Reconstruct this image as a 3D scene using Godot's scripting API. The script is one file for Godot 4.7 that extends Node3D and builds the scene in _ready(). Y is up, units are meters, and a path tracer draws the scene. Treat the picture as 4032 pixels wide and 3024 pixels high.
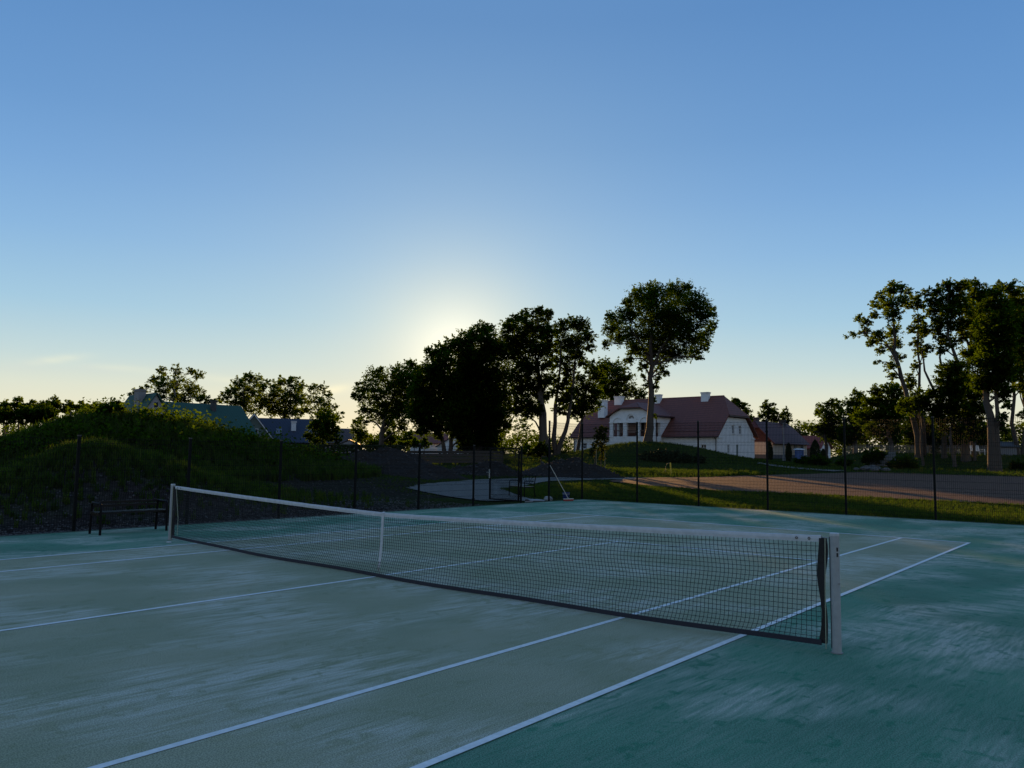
extends Node3D
# A tennis court at sunset: net, wire fence, manor on a grassy rise, trees against the low sun. Units are metres; x runs along the net, -z to the far end of the court.

const SUN := Vector3(-0.6927, 0.1260, -0.7101)
const EYE := Vector3(8.819, 1.804, 7.603)

var used := {}
var mats := {}
var rng := RandomNumberGenerator.new()

# ---------------------------------------------------------------- mesh building
class MB:
	var v := PackedVector3Array()
	var n := PackedVector3Array()
	var uv := PackedVector2Array()
	var col := PackedColorArray()
	func tri(a: Vector3, b: Vector3, c: Vector3, out: Vector3) -> void:
		var cr := (b - a).cross(c - a)
		var fl := cr.dot(out) > 0.0
		var nn := (cr if fl else -cr).normalized()
		n.append(nn); n.append(nn); n.append(nn)
		v.append(a)
		if fl:
			v.append(c); v.append(b)
		else:
			v.append(b); v.append(c)
	func quad(a: Vector3, b: Vector3, c: Vector3, d: Vector3, out: Vector3) -> void:
		tri(a, b, c, out); tri(a, c, d, out)
	func hexa(p: Array) -> void:   # p0..3 one face in order, p4..7 the opposite one
		var m := Vector3.ZERO
		for q in p: m += q
		m /= 8.0
		for f in [[0, 1, 2, 3], [4, 5, 6, 7], [0, 1, 5, 4], [1, 2, 6, 5], [2, 3, 7, 6], [3, 0, 4, 7]]:
			var c: Vector3 = (p[f[0]] + p[f[1]] + p[f[2]] + p[f[3]]) * 0.25
			quad(p[f[0]], p[f[1]], p[f[2]], p[f[3]], c - m)
	func box(c: Vector3, s: Vector3, b := Basis()) -> void:
		var h := s * 0.5
		var p := []
		for q in [[-1, -1, -1], [1, -1, -1], [1, 1, -1], [-1, 1, -1], [-1, -1, 1], [1, -1, 1], [1, 1, 1], [-1, 1, 1]]:
			p.append(c + b * Vector3(h.x * q[0], h.y * q[1], h.z * q[2]))
		hexa(p)
	func cbox(c: Vector3, s: Vector3, e: float, b := Basis()) -> void:   # box with chamfered edges along y
		var h := s * 0.5
		var ring := [Vector2(-h.x + e, -h.z), Vector2(h.x - e, -h.z), Vector2(h.x, -h.z + e), Vector2(h.x, h.z - e), Vector2(h.x - e, h.z), Vector2(-h.x + e, h.z), Vector2(-h.x, h.z - e), Vector2(-h.x, -h.z + e)]
		var lo := []; var hi := []
		for r in ring:
			lo.append(c + b * Vector3(r.x, -h.y, r.y)); hi.append(c + b * Vector3(r.x, h.y, r.y))
		for i in 8:
			var j := (i + 1) % 8
			quad(lo[i], lo[j], hi[j], hi[i], (lo[i] + hi[j]) * 0.5 - c)
			tri(hi[i], hi[j], c + b * Vector3(0, h.y, 0), b.y)
			tri(lo[i], lo[j], c - b * Vector3(0, h.y, 0), -b.y)
	func slab(pts: Array, t: Vector3) -> void:   # convex polygon given thickness t
		var m := Vector3.ZERO
		for q in pts: m += q
		m /= pts.size()
		for i in range(1, pts.size() - 1):
			tri(pts[0], pts[i], pts[i + 1], -t)
			tri(pts[0] + t, pts[i] + t, pts[i + 1] + t, t)
		for i in pts.size():
			var j := (i + 1) % pts.size()
			quad(pts[i], pts[j], pts[j] + t, pts[i] + t, (pts[i] + pts[j]) * 0.5 - m)
	func tube(pts: Array, rad: Array, sides := 8, cap := true) -> void:   # smooth, with normals
		var rings := []
		var nors := []
		var prev := Vector3.UP
		for i in pts.size():
			var d: Vector3
			if i == 0: d = pts[1] - pts[0]
			elif i == pts.size() - 1: d = pts[i] - pts[i - 1]
			else: d = pts[i + 1] - pts[i - 1]
			d = d.normalized()
			if i == 0: prev = Vector3.RIGHT if absf(d.x) < 0.8 else Vector3.UP
			var s := (prev - d * prev.dot(d)).normalized()
			prev = s
			var t := d.cross(s)
			var r := []; var nn := []
			for k in sides:
				var a := TAU * k / sides
				var o := s * cos(a) + t * sin(a)
				nn.append(o); r.append(pts[i] + o * rad[i])
			rings.append(r); nors.append(nn)
		for i in pts.size() - 1:
			for k in sides:
				var l := (k + 1) % sides
				smooth4(rings[i][k], rings[i][l], rings[i + 1][l], rings[i + 1][k], nors[i][k], nors[i][l], nors[i + 1][l], nors[i + 1][k])
		if cap:
			for e in [0, pts.size() - 1]:
				var d: Vector3 = (pts[0] - pts[1]) if e == 0 else (pts[e] - pts[e - 1])
				d = d.normalized()
				for k in sides:
					smooth3(pts[e], rings[e][k], rings[e][(k + 1) % sides], d, d, d)
	func smooth3(a: Vector3, b: Vector3, c: Vector3, na: Vector3, nb: Vector3, nc: Vector3) -> void:
		if (b - a).cross(c - a).dot(na + nb + nc) > 0.0:
			v.append(a); v.append(c); v.append(b); n.append(na); n.append(nc); n.append(nb)
		else:
			v.append(a); v.append(b); v.append(c); n.append(na); n.append(nb); n.append(nc)
	func smooth4(a: Vector3, b: Vector3, c: Vector3, d: Vector3, na: Vector3, nb: Vector3, nc: Vector3, nd: Vector3) -> void:
		smooth3(a, b, c, na, nb, nc); smooth3(a, c, d, na, nc, nd)
	func lathe(c: Vector3, prof: Array, sides := 16) -> void:   # prof: Vector2(radius, y), bottom to top
		for i in prof.size() - 1:
			var p: Vector2 = prof[i]; var q: Vector2 = prof[i + 1]
			var e := (q - p).normalized()
			for k in sides:
				var a := TAU * k / sides; var b := TAU * (k + 1) / sides
				var ua := Vector3(cos(a), 0, sin(a)); var ub := Vector3(cos(b), 0, sin(b))
				var na := ua * e.y - Vector3.UP * e.x; var nb := ub * e.y - Vector3.UP * e.x
				smooth4(c + ua * p.x + Vector3.UP * p.y, c + ub * p.x + Vector3.UP * p.y, c + ub * q.x + Vector3.UP * q.y, c + ua * q.x + Vector3.UP * q.y, na, nb, nb, na)
	func mesh() -> ArrayMesh:
		var a := []
		a.resize(Mesh.ARRAY_MAX)
		a[Mesh.ARRAY_VERTEX] = v
		if n.size() == v.size(): a[Mesh.ARRAY_NORMAL] = n
		if uv.size() == v.size(): a[Mesh.ARRAY_TEX_UV] = uv
		if col.size() == v.size(): a[Mesh.ARRAY_COLOR] = col
		var m := ArrayMesh.new()
		m.add_surface_from_arrays(Mesh.PRIMITIVE_TRIANGLES, a)
		return m

func numbered(called: String) -> String:
	used[called] = used.get(called, -1) + 1
	return called if used[called] == 0 else "%s_%03d" % [called, used[called]]

func part(called: String, mb: MB, m: Material, parent: Node = null) -> MeshInstance3D:
	var o := MeshInstance3D.new()
	o.mesh = mb.mesh()
	o.material_override = m
	o.name = numbered(called) if parent == null else called
	(self if parent == null else parent).add_child(o, true)
	return o

func tag(o: Node, label: String, category := "", group := "", kind := "") -> Node:
	if label != "": o.set_meta("label", label)
	if category != "": o.set_meta("category", category)
	if group != "": o.set_meta("group", group)
	if kind != "": o.set_meta("kind", kind)
	return o

func thing(called: String, label: String, category: String, at: Vector3, turn := 0.0, group := "") -> Node3D:
	var o := Node3D.new()
	o.name = numbered(called)
	add_child(o)
	o.position = at
	o.rotation.y = turn
	tag(o, label, category, group)
	return o

# ---------------------------------------------------------------- materials
func lin(r: float, g: float, b: float) -> Color:
	return Color(r, g, b).linear_to_srgb()

func mat(key: String, c: Color, rough := 0.8, metal := 0.0) -> StandardMaterial3D:
	if mats.has(key): return mats[key]
	var m := StandardMaterial3D.new()
	m.resource_name = key
	m.albedo_color = c
	m.roughness = rough
	m.metallic = metal
	mats[key] = m
	return m

func noise_image(sd: int, freq: float, oct: int, size: int) -> Image:
	var f := FastNoiseLite.new()
	f.seed = sd
	f.frequency = freq
	f.fractal_octaves = oct
	return f.get_seamless_image(size, size)

# a material whose colour wanders between two tones, laid on in world space
func grain(key: String, a: Color, b: Color, sd: int, freq: float, oct: int, per_m: float, rough := 0.9, bump := 0.0) -> StandardMaterial3D:
	if mats.has(key): return mats[key]
	var size := 256
	var src := noise_image(sd, freq, oct, size)
	var im := Image.create(size, size, false, Image.FORMAT_RGB8)
	for y in size:
		for x in size:
			im.set_pixel(x, y, a.lerp(b, src.get_pixel(x, y).r))
	var m := mat(key, Color.WHITE, rough)
	m.albedo_texture = ImageTexture.create_from_image(im)
	m.uv1_triplanar = true
	m.uv1_world_triplanar = true
	m.uv1_scale = Vector3.ONE * per_m
	if bump > 0.0:
		m.heightmap_enabled = true
		m.heightmap_texture = ImageTexture.create_from_image(src)
		m.heightmap_scale = bump
	return m

func leaf_mat(key: String, c: Color, back: Color) -> StandardMaterial3D:
	if mats.has(key): return mats[key]
	var m := mat(key, Color.WHITE, 0.75)
	m.metallic_specular = 0.25
	m.albedo_color = c
	m.vertex_color_use_as_albedo = true
	m.backlight_enabled = true
	m.backlight = back
	return m

# ---------------------------------------------------------------- ground shape
const RIDGE := [[-24.5, 1.1, 1.3], [-25.7, -2.7, 1.2], [-26.0, -4.8, 1.75], [-26.2, -7.2, 3.0], [-25.6, -8.6, 2.8], [-25.5, -10.9, 2.3], [-26.2, -13.8, 1.55], [-27.1, -16.0, 0.9], [-28.4, -19.5, 0.5], [-28.7, -22.4, 0.3]]
const BUMP := [[-14.5, 0.0, 0.7], [-14.2, -0.9, 1.3], [-14.4, -1.7, 1.8], [-14.4, -2.9, 1.5], [-15.2, -4.7, 0.9], [-15.4, -6.5, 0.5]]
func ridge(x: float, z: float, l: Array, w: float) -> float:
	var best := 0.0
	for i in l.size() - 1:
		var a: Array = l[i]; var b: Array = l[i + 1]
		var dx: float = b[0] - a[0]; var dz: float = b[1] - a[1]
		var t := clampf(((x - a[0]) * dx + (z - a[1]) * dz) / (dx * dx + dz * dz), 0.0, 1.0)
		var ex: float = x - a[0] - t * dx; var ez: float = z - a[1] - t * dz
		best = maxf(best, (a[2] + (b[2] - a[2]) * t) * exp(-(ex * ex + ez * ez) / (w * w)))
	return best
func hill(x: float, z: float) -> float:
	var d := Vector2(x - 8.8, z - 7.6).length()
	var a := minf(0.0175 * maxf(0.0, d - 32.0), 1.75)
	a += 2.35 * exp(-((x + 33.2) * (x + 33.2) + (z + 65.1) * (z + 65.1)) / 90.0)
	a += 1.2 * smoothstep(18.0, 13.0, Vector2(x + 8.0, z + 96.0).length())
	if x < -9.8 and x > -50.0 and z < 16.0 and z > -40.0:
		a += ridge(x, z, RIDGE, 5.5) * smoothstep(-11.0, -15.0, x)
		a += ridge(x, z, BUMP, 2.6) * smoothstep(-9.8, -12.0, x)
	return a
func on(x: float, z: float, up := 0.0) -> Vector3:
	return Vector3(x, hill(x, z) + up, z)

const ASPHALT_NEAR := [[-16.2, -31.1], [-12.3, -28.9], [-8.0, -27.9], [-5.9, -28.6], [-3.8, -28.9], [0.0, -28.5], [1.3, -28.6], [4.5, -28.4], [9.0, -28.2], [16.0, -28.0], [30.0, -28.0]]
const ASPHALT_FAR := [[-16.8, -32.4], [-16.6, -37.6], [-14.6, -41.1], [-14.1, -44.9], [-11.8, -52.4], [-10.0, -59.7], [-5.0, -59.4], [0.9, -59.3], [8.0, -59.5], [16.0, -60.0], [30.0, -60.0]]
const GRAVEL_FAR := [[-17.6, -16.5], [-18.6, -18.0], [-20.4, -21.3], [-21.6, -25.5], [-21.6, -28.9], [-21.2, -32.0], [-19.5, -34.7], [-16.7, -37.6]]
const GRAVEL_NEAR := [[-11.0, -14.3], [-10.0, -15.6], [-10.4, -16.6], [-13.0, -18.6], [-15.4, -20.4], [-18.6, -28.4], [-17.9, -32.2], [-16.2, -34.4]]

func outline(a: Array, b: Array) -> PackedVector2Array:
	var p := PackedVector2Array()
	for q in a: p.append(Vector2(q[0], q[1]))
	for i in b.size(): p.append(Vector2(b[b.size() - 1 - i][0], b[b.size() - 1 - i][1]))
	return p

# kind, label, group, leaf kind, leaf size, density, foot, stems (x y z radius), masses of leaves (x y z radius)
const TREES := [
	["maple_tree","loose dark maple tree at the end of the row, beside the weeping birch","old trees between the gravel path and the sunset","dark",0.27,0.8,[-56.63,-48.19],[[-56.64,0.59,-48.17,0.48,-56.64,1.44,-48.17,0.34,-56.62,4.16,-48.2,0.23,-56.32,6.44,-48.54,0.16,-55.58,8.74,-49.4,0.08],[-56.61,3.71,-48.21,0.12,-55.72,5.7,-49.23,0.08,-54.76,7.86,-50.31,0.03]],[-57.8,8.62,-46.41,0.9,-58.39,7.74,-46.54,0.76,-58.89,10.08,-48.81,1.08,-56.75,10.64,-47.77,0.45,-56.3,9.02,-48.63,1.36,-55.94,10.92,-49.65,0.61,-54.22,9.82,-48.54,1.19,-54.76,11.53,-50.39,0.53,-55.08,10.68,-50.92,1.07,-55.07,11.1,-52.15,0.77,-53.27,8.9,-48.91,1.47,-55.01,7.15,-48.55,1.64,-55.54,7.63,-46.29,1.18,-57.99,6.04,-48.99,1.38,-58.41,6.44,-47.57,0.92,-53.8,5.6,-47.93,1.32,-56.54,7.09,-51.96,1.4,-59.83,5.26,-47.99,0.62,-56.78,4.81,-49.2,0.76,-54.59,8.84,-51.35,1.22,-57.18,7.81,-44.81,0.41,-53.29,4.29,-48.3,0.59]],
	["broad_tree","broad black-green tree with two low forking stems, the sun behind its crown","old trees between the gravel path and the sunset","dark",0.27,1.25,[-45.96,-47.93],[[-46.25,0.47,-47.63,0.35,-46.25,1.32,-47.63,0.25,-46.51,3.22,-47.37,0.17,-46.82,4.04,-47.07,0.11,-47.23,6.1,-46.64,0.06],[-45.96,0.47,-47.92,0.38,-45.96,1.32,-47.92,0.27,-45.88,3.24,-48.0,0.18,-45.45,4.07,-48.42,0.12,-45.19,6.85,-48.67,0.07]],[-47.26,11.65,-46.49,0.62,-47.02,12.03,-47.6,0.83,-46.25,12.63,-48.41,0.9,-45.6,10.85,-46.62,1.08,-46.23,9.95,-45.36,0.94,-47.45,8.96,-45.81,1.16,-46.08,9.24,-46.76,1.49,-48.85,7.67,-46.42,1.11,-47.98,6.96,-46.77,1.66,-46.42,7.4,-47.94,1.79,-48.4,5.67,-45.69,1.1,-47.51,5.44,-47.12,1.52,-44.95,5.66,-47.28,1.62,-46.58,4.24,-47.02,0.82,-44.77,4.24,-47.53,0.94,-48.65,4.62,-47.1,0.98,-46.65,11.74,-45.14,0.34,-46.04,8.32,-49.32,1.39,-43.97,3.23,-47.9,0.81,-45.35,2.3,-49.37,0.62,-46.42,3.48,-46.7,0.41,-47.82,4.0,-45.57,0.55]],
	["broad_tree","massive black-green tree with a thick trunk and crown hanging low","old trees between the gravel path and the sunset","dark",0.27,1.3,[-45.22,-51.39],[[-45.21,0.55,-51.39,0.8,-45.21,1.4,-51.39,0.56,-45.24,4.16,-51.36,0.38,-45.25,8.44,-51.36,0.26,-45.19,12.03,-51.42,0.14]],[-45.93,13.32,-49.67,0.97,-46.03,13.98,-51.44,0.99,-45.51,14.73,-51.92,0.71,-45.43,14.82,-52.7,0.64,-43.9,13.06,-51.24,1.32,-43.56,12.37,-51.73,1.11,-45.45,11.43,-49.63,1.52,-44.59,11.2,-50.78,1.67,-45.87,9.36,-51.8,1.98,-43.11,9.78,-51.7,1.25,-46.47,9.27,-50.35,1.55,-44.51,7.23,-50.8,1.94,-43.32,7.56,-52.21,1.39,-46.01,6.69,-50.35,1.68,-45.19,5.65,-52.86,1.57,-45.75,4.88,-51.37,1.55,-42.61,5.82,-51.64,1.1,-44.29,3.73,-51.27,1.18,-44.83,3.29,-50.21,0.83,-44.81,4.22,-53.34,1.0,-47.23,4.74,-50.86,1.14,-43.81,4.81,-53.93,0.71,-45.03,2.92,-52.96,0.71,-46.33,2.46,-51.43,0.64,-45.92,2.48,-52.68,0.86,-44.64,3.07,-53.17,0.85,-43.91,2.06,-51.52,0.63,-46.34,1.9,-51.87,0.57]],
	["broad_tree","tall dark tree with twin straight trunks, highest of the row","old trees between the gravel path and the sunset","dark",0.27,1.2,[-41.18,-57.39],[[-41.47,1.12,-57.17,0.58,-41.47,1.97,-57.17,0.4,-41.55,5.77,-57.1,0.27,-41.81,9.42,-56.9,0.19,-42.19,13.11,-56.6,0.1],[-40.95,1.12,-57.57,0.48,-40.95,1.86,-57.57,0.34,-41.3,6.06,-57.3,0.23,-41.7,9.42,-56.99,0.16,-41.62,13.85,-57.05,0.08]],[-43.52,15.09,-53.82,0.78,-44.47,16.17,-55.6,0.51,-43.68,16.45,-56.04,0.72,-43.83,17.08,-57.15,0.44,-41.64,16.69,-56.07,0.64,-41.32,17.05,-56.26,0.36,-41.77,16.67,-57.92,0.73,-41.09,16.93,-58.12,0.32,-42.6,14.92,-55.44,1.21,-42.12,15.14,-57.43,1.23,-44.02,13.91,-54.65,1.08,-43.8,13.22,-56.48,1.38,-41.06,12.94,-55.88,1.2,-43.85,12.21,-54.04,1.07,-44.05,11.47,-56.81,1.24,-43.67,9.78,-54.78,1.07,-41.79,10.65,-55.9,1.07,-43.47,9.06,-56.86,1.24,-43.9,8.11,-55.77,0.94,-42.09,6.84,-55.19,1.14,-41.91,8.7,-57.04,0.94,-44.18,6.49,-55.68,0.8,-41.44,6.43,-55.78,0.78,-43.01,5.92,-56.59,0.65,-40.4,14.41,-56.41,0.85,-40.59,13.05,-57.16,0.86,-40.18,11.19,-56.42,0.78,-40.53,9.49,-56.66,0.71,-42.25,7.93,-58.57,0.62]],
	["forked_tree","airy tree forking into two leaning stems at the foot of the lawn","old trees between the gravel path and the sunset","dark",0.27,1.1,[-41.48,-59.67],[[-41.57,1.35,-59.61,0.45,-41.57,2.05,-59.61,0.31,-41.59,5.14,-59.59,0.21,-41.38,8.88,-59.75,0.15,-41.17,13.4,-59.9,0.08],[-41.38,1.35,-59.75,0.51,-41.38,2.05,-59.75,0.36,-41.04,3.21,-60.0,0.26,-40.49,5.3,-60.4,0.2,-40.11,8.59,-60.67,0.15,-39.83,12.96,-60.87,0.09]],[-42.06,15.58,-60.82,0.9,-40.28,15.99,-58.91,0.41,-40.59,16.1,-61.12,0.82,-38.83,16.06,-60.45,0.44,-39.99,15.9,-62.38,0.82,-38.0,14.42,-60.56,0.73,-41.54,13.85,-60.91,1.12,-40.0,13.94,-61.36,1.11,-39.16,13.55,-62.53,0.6,-42.21,12.05,-60.82,0.9,-39.78,12.26,-60.04,0.8,-41.48,10.03,-59.12,0.73,-41.0,10.6,-60.73,0.59,-41.26,8.53,-59.09,0.66,-40.51,7.49,-59.59,0.66,-39.04,12.41,-60.53,0.58,-41.95,6.54,-60.54,0.52,-41.03,11.1,-61.27,0.67,-39.68,11.7,-61.97,0.6,-40.58,9.12,-59.41,0.58,-41.57,6.7,-61.04,0.57,-40.25,8.59,-60.61,0.62,-40.17,9.57,-59.73,0.58,-40.7,7.98,-60.1,0.56]],
	["leafy_tree","sunlit green tree behind the forked tree, left of the manor roof","old trees between the gravel path and the sunset","dark",0.27,0.95,[-41.97,-64.26],[[-41.97,1.67,-64.26,0.27,-41.87,2.47,-64.3,0.2,-41.47,5.66,-64.47,0.15,-40.97,9.35,-64.67,0.08]],[-41.53,10.45,-64.09,0.69,-40.83,11.43,-64.99,0.69,-41.86,8.9,-64.05,1.08,-40.77,9.38,-64.91,1.08,-40.19,7.66,-65.18,0.92,-42.51,7.22,-64.43,1.01,-40.84,7.32,-64.22,1.15,-42.21,6.43,-64.56,0.7,-41.94,8.18,-62.57,0.68,-42.31,9.96,-63.33,0.46,-39.95,10.76,-65.08,0.69,-39.13,10.09,-64.97,0.69,-40.46,8.99,-66.14,0.78,-39.14,11.38,-65.53,0.54,-40.94,12.17,-65.98,0.55]],
	["lime_tree","tall lone tree with clear trunk standing on the grass mound","","dark",0.25,0.95,[-33.3,-65.08],[[-33.3,2.91,-65.08,0.67,-33.3,3.61,-65.08,0.47,-33.13,5.74,-65.17,0.36,-33.0,8.68,-65.25,0.3,-32.94,11.35,-65.28,0.24,-33.09,13.74,-65.2,0.18,-32.96,16.14,-65.27,0.12],[-32.97,11.06,-65.27,0.18,-32.2,13.13,-65.7,0.12,-31.05,14.9,-66.33,0.05],[-32.99,11.65,-65.25,0.16,-33.97,13.75,-64.68,0.1,-34.98,15.57,-64.08,0.04]],[-34.06,18.76,-64.84,1.33,-35.61,20.01,-66.56,0.46,-34.78,20.39,-68.47,0.77,-31.61,18.79,-64.1,1.16,-32.17,20.16,-68.14,0.6,-31.16,19.41,-68.13,1.35,-30.21,20.07,-68.23,0.52,-27.47,17.37,-64.68,1.28,-26.32,15.94,-64.51,0.99,-27.06,17.3,-67.32,0.36,-28.26,16.02,-69.96,0.53,-31.47,16.52,-63.84,2.02,-30.54,16.53,-66.62,2.06,-34.22,16.81,-62.83,1.16,-37.72,16.82,-65.63,0.99,-38.86,17.44,-65.84,0.43,-36.31,15.31,-62.31,0.8,-37.84,15.28,-66.99,1.16,-33.27,17.61,-61.02,0.57,-34.98,15.03,-66.99,1.82,-33.14,14.76,-68.61,1.68,-28.25,14.29,-64.65,1.43,-29.11,14.34,-69.18,0.9,-27.94,15.04,-68.45,0.59,-30.8,13.26,-70.57,0.85,-27.49,11.9,-65.56,0.36,-30.58,12.7,-66.95,0.89,-32.91,12.92,-68.8,0.99,-33.51,12.69,-66.23,1.2,-33.69,12.95,-63.07,0.87,-33.36,11.7,-61.15,0.57,-33.93,11.44,-68.76,0.69,-33.62,11.34,-64.65,0.59,-33.62,11.02,-69.45,0.39,-35.54,13.37,-60.34,0.5,-29.23,13.55,-70.07,0.46,-33.47,9.28,-64.97,0.37,-32.59,8.98,-65.48,0.34,-33.72,10.17,-64.83,0.35,-32.46,9.87,-65.55,0.4,-32.72,7.8,-65.41,0.28,-32.66,5.96,-65.44,0.2]],
	["round_tree","dark round tree rising behind the manor roof ridge","","dark",0.4,1.0,[-61.95,-103.83],[[-61.95,1.45,-103.83,0.41,-61.89,2.25,-103.79,0.3,-61.65,7.69,-103.65,0.22,-61.35,13.64,-103.47,0.12]],[-62.64,16.65,-101.45,1.37,-62.41,16.22,-104.51,1.63,-62.29,13.7,-102.61,1.96,-59.98,14.34,-103.25,1.49,-60.17,12.38,-104.87,1.27,-59.01,12.15,-105.6,1.04,-64.24,15.18,-102.21,1.39,-63.79,12.35,-102.38,1.5,-57.63,11.6,-105.07,0.8,-61.29,11.81,-102.76,1.61]],
	["round_tree","dark tree just beyond the manor gable hip","","dark",0.38,1.0,[-47.76,-122.64],[[-47.76,1.45,-122.64,0.34,-47.74,2.25,-122.64,0.25,-47.64,5.78,-122.67,0.19,-47.51,9.82,-122.69,0.1]],[-49.28,11.73,-122.5,0.56,-48.93,11.48,-122.98,0.63,-48.28,10.88,-122.47,0.76,-47.45,10.47,-122.81,0.69,-47.45,9.38,-122.45,0.76,-47.39,9.74,-124.28,0.49,-46.52,8.56,-122.54,0.62,-45.79,8.01,-122.43,0.48,-48.47,10.44,-121.61,0.69,-45.57,7.49,-122.86,0.41]],
	["weeping_birch","tall weeping birch behind the green roofed house","","birch",0.36,0.75,[-114.53,-54.27],[[-114.53,1.45,-54.27,0.3,-114.65,2.25,-54.24,0.22,-115.12,6.8,-54.1,0.17,-115.71,11.85,-53.93,0.09]],[-121.02,11.07,-49.95,0.55,-118.38,11.6,-50.51,0.76,-118.52,12.94,-52.12,1.1,-119.31,14.75,-53.63,0.89,-113.42,12.02,-51.13,1.38,-116.02,14.83,-54.3,0.87,-118.37,12.8,-55.58,1.44,-118.11,10.7,-55.36,1.33,-114.36,14.49,-56.2,0.87,-110.37,13.58,-55.2,0.84,-112.97,11.72,-55.41,1.28,-117.54,11.14,-59.14,1.11,-109.37,9.81,-55.69,0.94,-114.22,10.26,-50.82,1.17,-116.3,9.92,-60.53,0.78,-113.76,9.69,-54.68,1.18,-114.97,10.2,-46.53,0.38]],
	["ash_tree","airy round tree behind the navy house, with open left edge","trees behind the navy roofed house","olive",0.42,0.8,[-121.3,-70.97],[[-121.3,1.45,-70.97,0.34,-121.33,2.25,-70.86,0.25,-121.46,7.1,-70.44,0.19,-121.63,12.45,-69.92,0.1]],[-120.43,13.89,-68.35,1.17,-122.49,15.14,-71.27,1.08,-121.4,14.72,-72.42,1.19,-122.73,12.64,-68.28,1.18,-121.92,11.35,-66.42,0.94,-125.54,10.63,-67.29,0.67,-123.62,12.16,-70.82,1.8,-120.93,12.35,-71.73,1.78,-121.73,9.77,-70.32,1.54,-119.19,9.76,-71.28,1.52,-117.36,13.54,-71.48,1.16,-122.1,10.34,-68.03,1.18,-121.72,15.57,-71.29,0.59]],
	["ash_tree","dense middle tree of the group behind the navy roof","trees behind the navy roofed house","olive",0.42,0.9,[-116.15,-75.36],[[-116.15,1.45,-75.36,0.38,-116.13,2.25,-75.37,0.28,-116.07,6.88,-75.41,0.21,-115.99,12.0,-75.45,0.11]],[-119.03,13.87,-74.85,1.19,-115.14,14.3,-73.85,0.93,-113.61,14.33,-75.17,1.15,-116.59,13.83,-78.85,1.19,-115.61,11.58,-73.51,1.74,-114.05,11.64,-75.33,1.73,-117.85,9.41,-74.04,1.53,-115.47,9.18,-75.09,1.75,-116.12,11.23,-78.64,1.42,-116.94,10.62,-71.85,1.39,-116.59,9.15,-78.51,1.42,-114.88,14.89,-75.75,0.51]],
	["ash_tree","thin pale tree at the bright end of the group, sky showing through","trees behind the navy roofed house","birch",0.4,0.6,[-111.02,-79.24],[[-111.02,1.45,-79.24,0.27,-110.95,2.25,-79.33,0.2,-110.68,6.01,-79.66,0.15,-110.33,10.27,-80.08,0.08]],[-113.23,13.5,-79.51,1.17,-112.27,13.56,-81.02,0.94,-111.51,12.42,-81.62,0.93,-109.92,10.96,-77.51,1.48,-110.76,10.24,-80.32,1.39,-111.91,9.43,-77.39,1.15,-109.59,9.81,-81.41,0.92,-109.54,8.75,-78.4,1.03,-107.92,7.71,-81.06,0.91,-109.51,7.96,-80.87,1.15,-107.5,8.64,-81.82,0.57]],
	["spruce_tree","small dark tree standing before the end of the navy roof","","dark",0.3,1.0,[-73.33,-52.86],[[-73.33,0.92,-52.86,0.24,-73.34,1.72,-52.87,0.18,-73.4,3.02,-52.9,0.14,-73.47,4.82,-52.94,0.07]],[-73.94,6.52,-52.92,0.72,-74.45,5.58,-52.76,0.96,-72.59,5.54,-52.53,0.95,-75.01,4.64,-52.64,0.97,-72.42,4.62,-52.82,1.03,-72.93,5.92,-54.1,0.56,-71.66,4.32,-53.4,0.71,-74.95,3.67,-51.71,0.64,-72.76,3.67,-52.17,1.18,-72.86,3.26,-54.35,0.72,-74.52,3.21,-52.17,0.72,-73.51,6.87,-53.73,0.4]],
	["weeping_birch","small pale weeping birch beside the brown roofed house","","birch",0.28,0.8,[-82.92,-66.62],[[-82.92,1.2,-66.62,0.14,-82.94,2.0,-66.61,0.1,-83.0,3.14,-66.59,0.08,-83.09,4.78,-66.56,0.04]],[-83.22,5.99,-65.92,0.62,-84.15,4.98,-66.18,0.73,-83.41,5.0,-66.89,0.94,-82.22,3.96,-66.74,0.93,-83.68,3.76,-66.63,0.83,-83.31,6.63,-66.48,0.46,-81.61,3.15,-67.05,0.72]],
	["bush","rounded bush glowing below the loose maple","sunlit bushes under the old trees","dark",0.26,1.0,[-70.5,-61.2],[[-70.5,0.98,-61.2,0.08,-70.49,1.78,-61.2,0.06,-70.47,2.46,-61.18,0.04,-70.44,3.64,-61.16,0.02]],[-70.75,3.7,-61.36,1.02,-70.71,3.27,-60.41,0.71,-69.8,3.29,-61.47,0.71,-70.5,4.3,-61.38,0.51]],
	["bush","sunlit bush between the two dark trunks","sunlit bushes under the old trees","dark",0.26,1.0,[-71.02,-65.13],[[-71.02,1.03,-65.13,0.08,-71.03,1.83,-65.14,0.06,-71.08,2.49,-65.18,0.04,-71.13,3.65,-65.23,0.02]],[-71.18,3.7,-65.21,0.95,-71.67,3.31,-64.77,0.67,-71.0,3.33,-65.96,0.67,-70.67,4.26,-64.98,0.47]],
	["bush","dark garden bush before the red roofed cottage","sunlit bushes under the old trees","dark",0.26,1.0,[-60.06,-57.83],[[-60.06,0.8,-57.83,0.08,-60.04,1.6,-57.81,0.06,-59.95,2.03,-57.73,0.04,-59.84,2.96,-57.63,0.02]],[-59.74,2.99,-57.49,0.58,-60.03,2.75,-57.21,0.41,-59.87,2.77,-58.19,0.41,-59.72,3.34,-57.62,0.29]],
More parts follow.
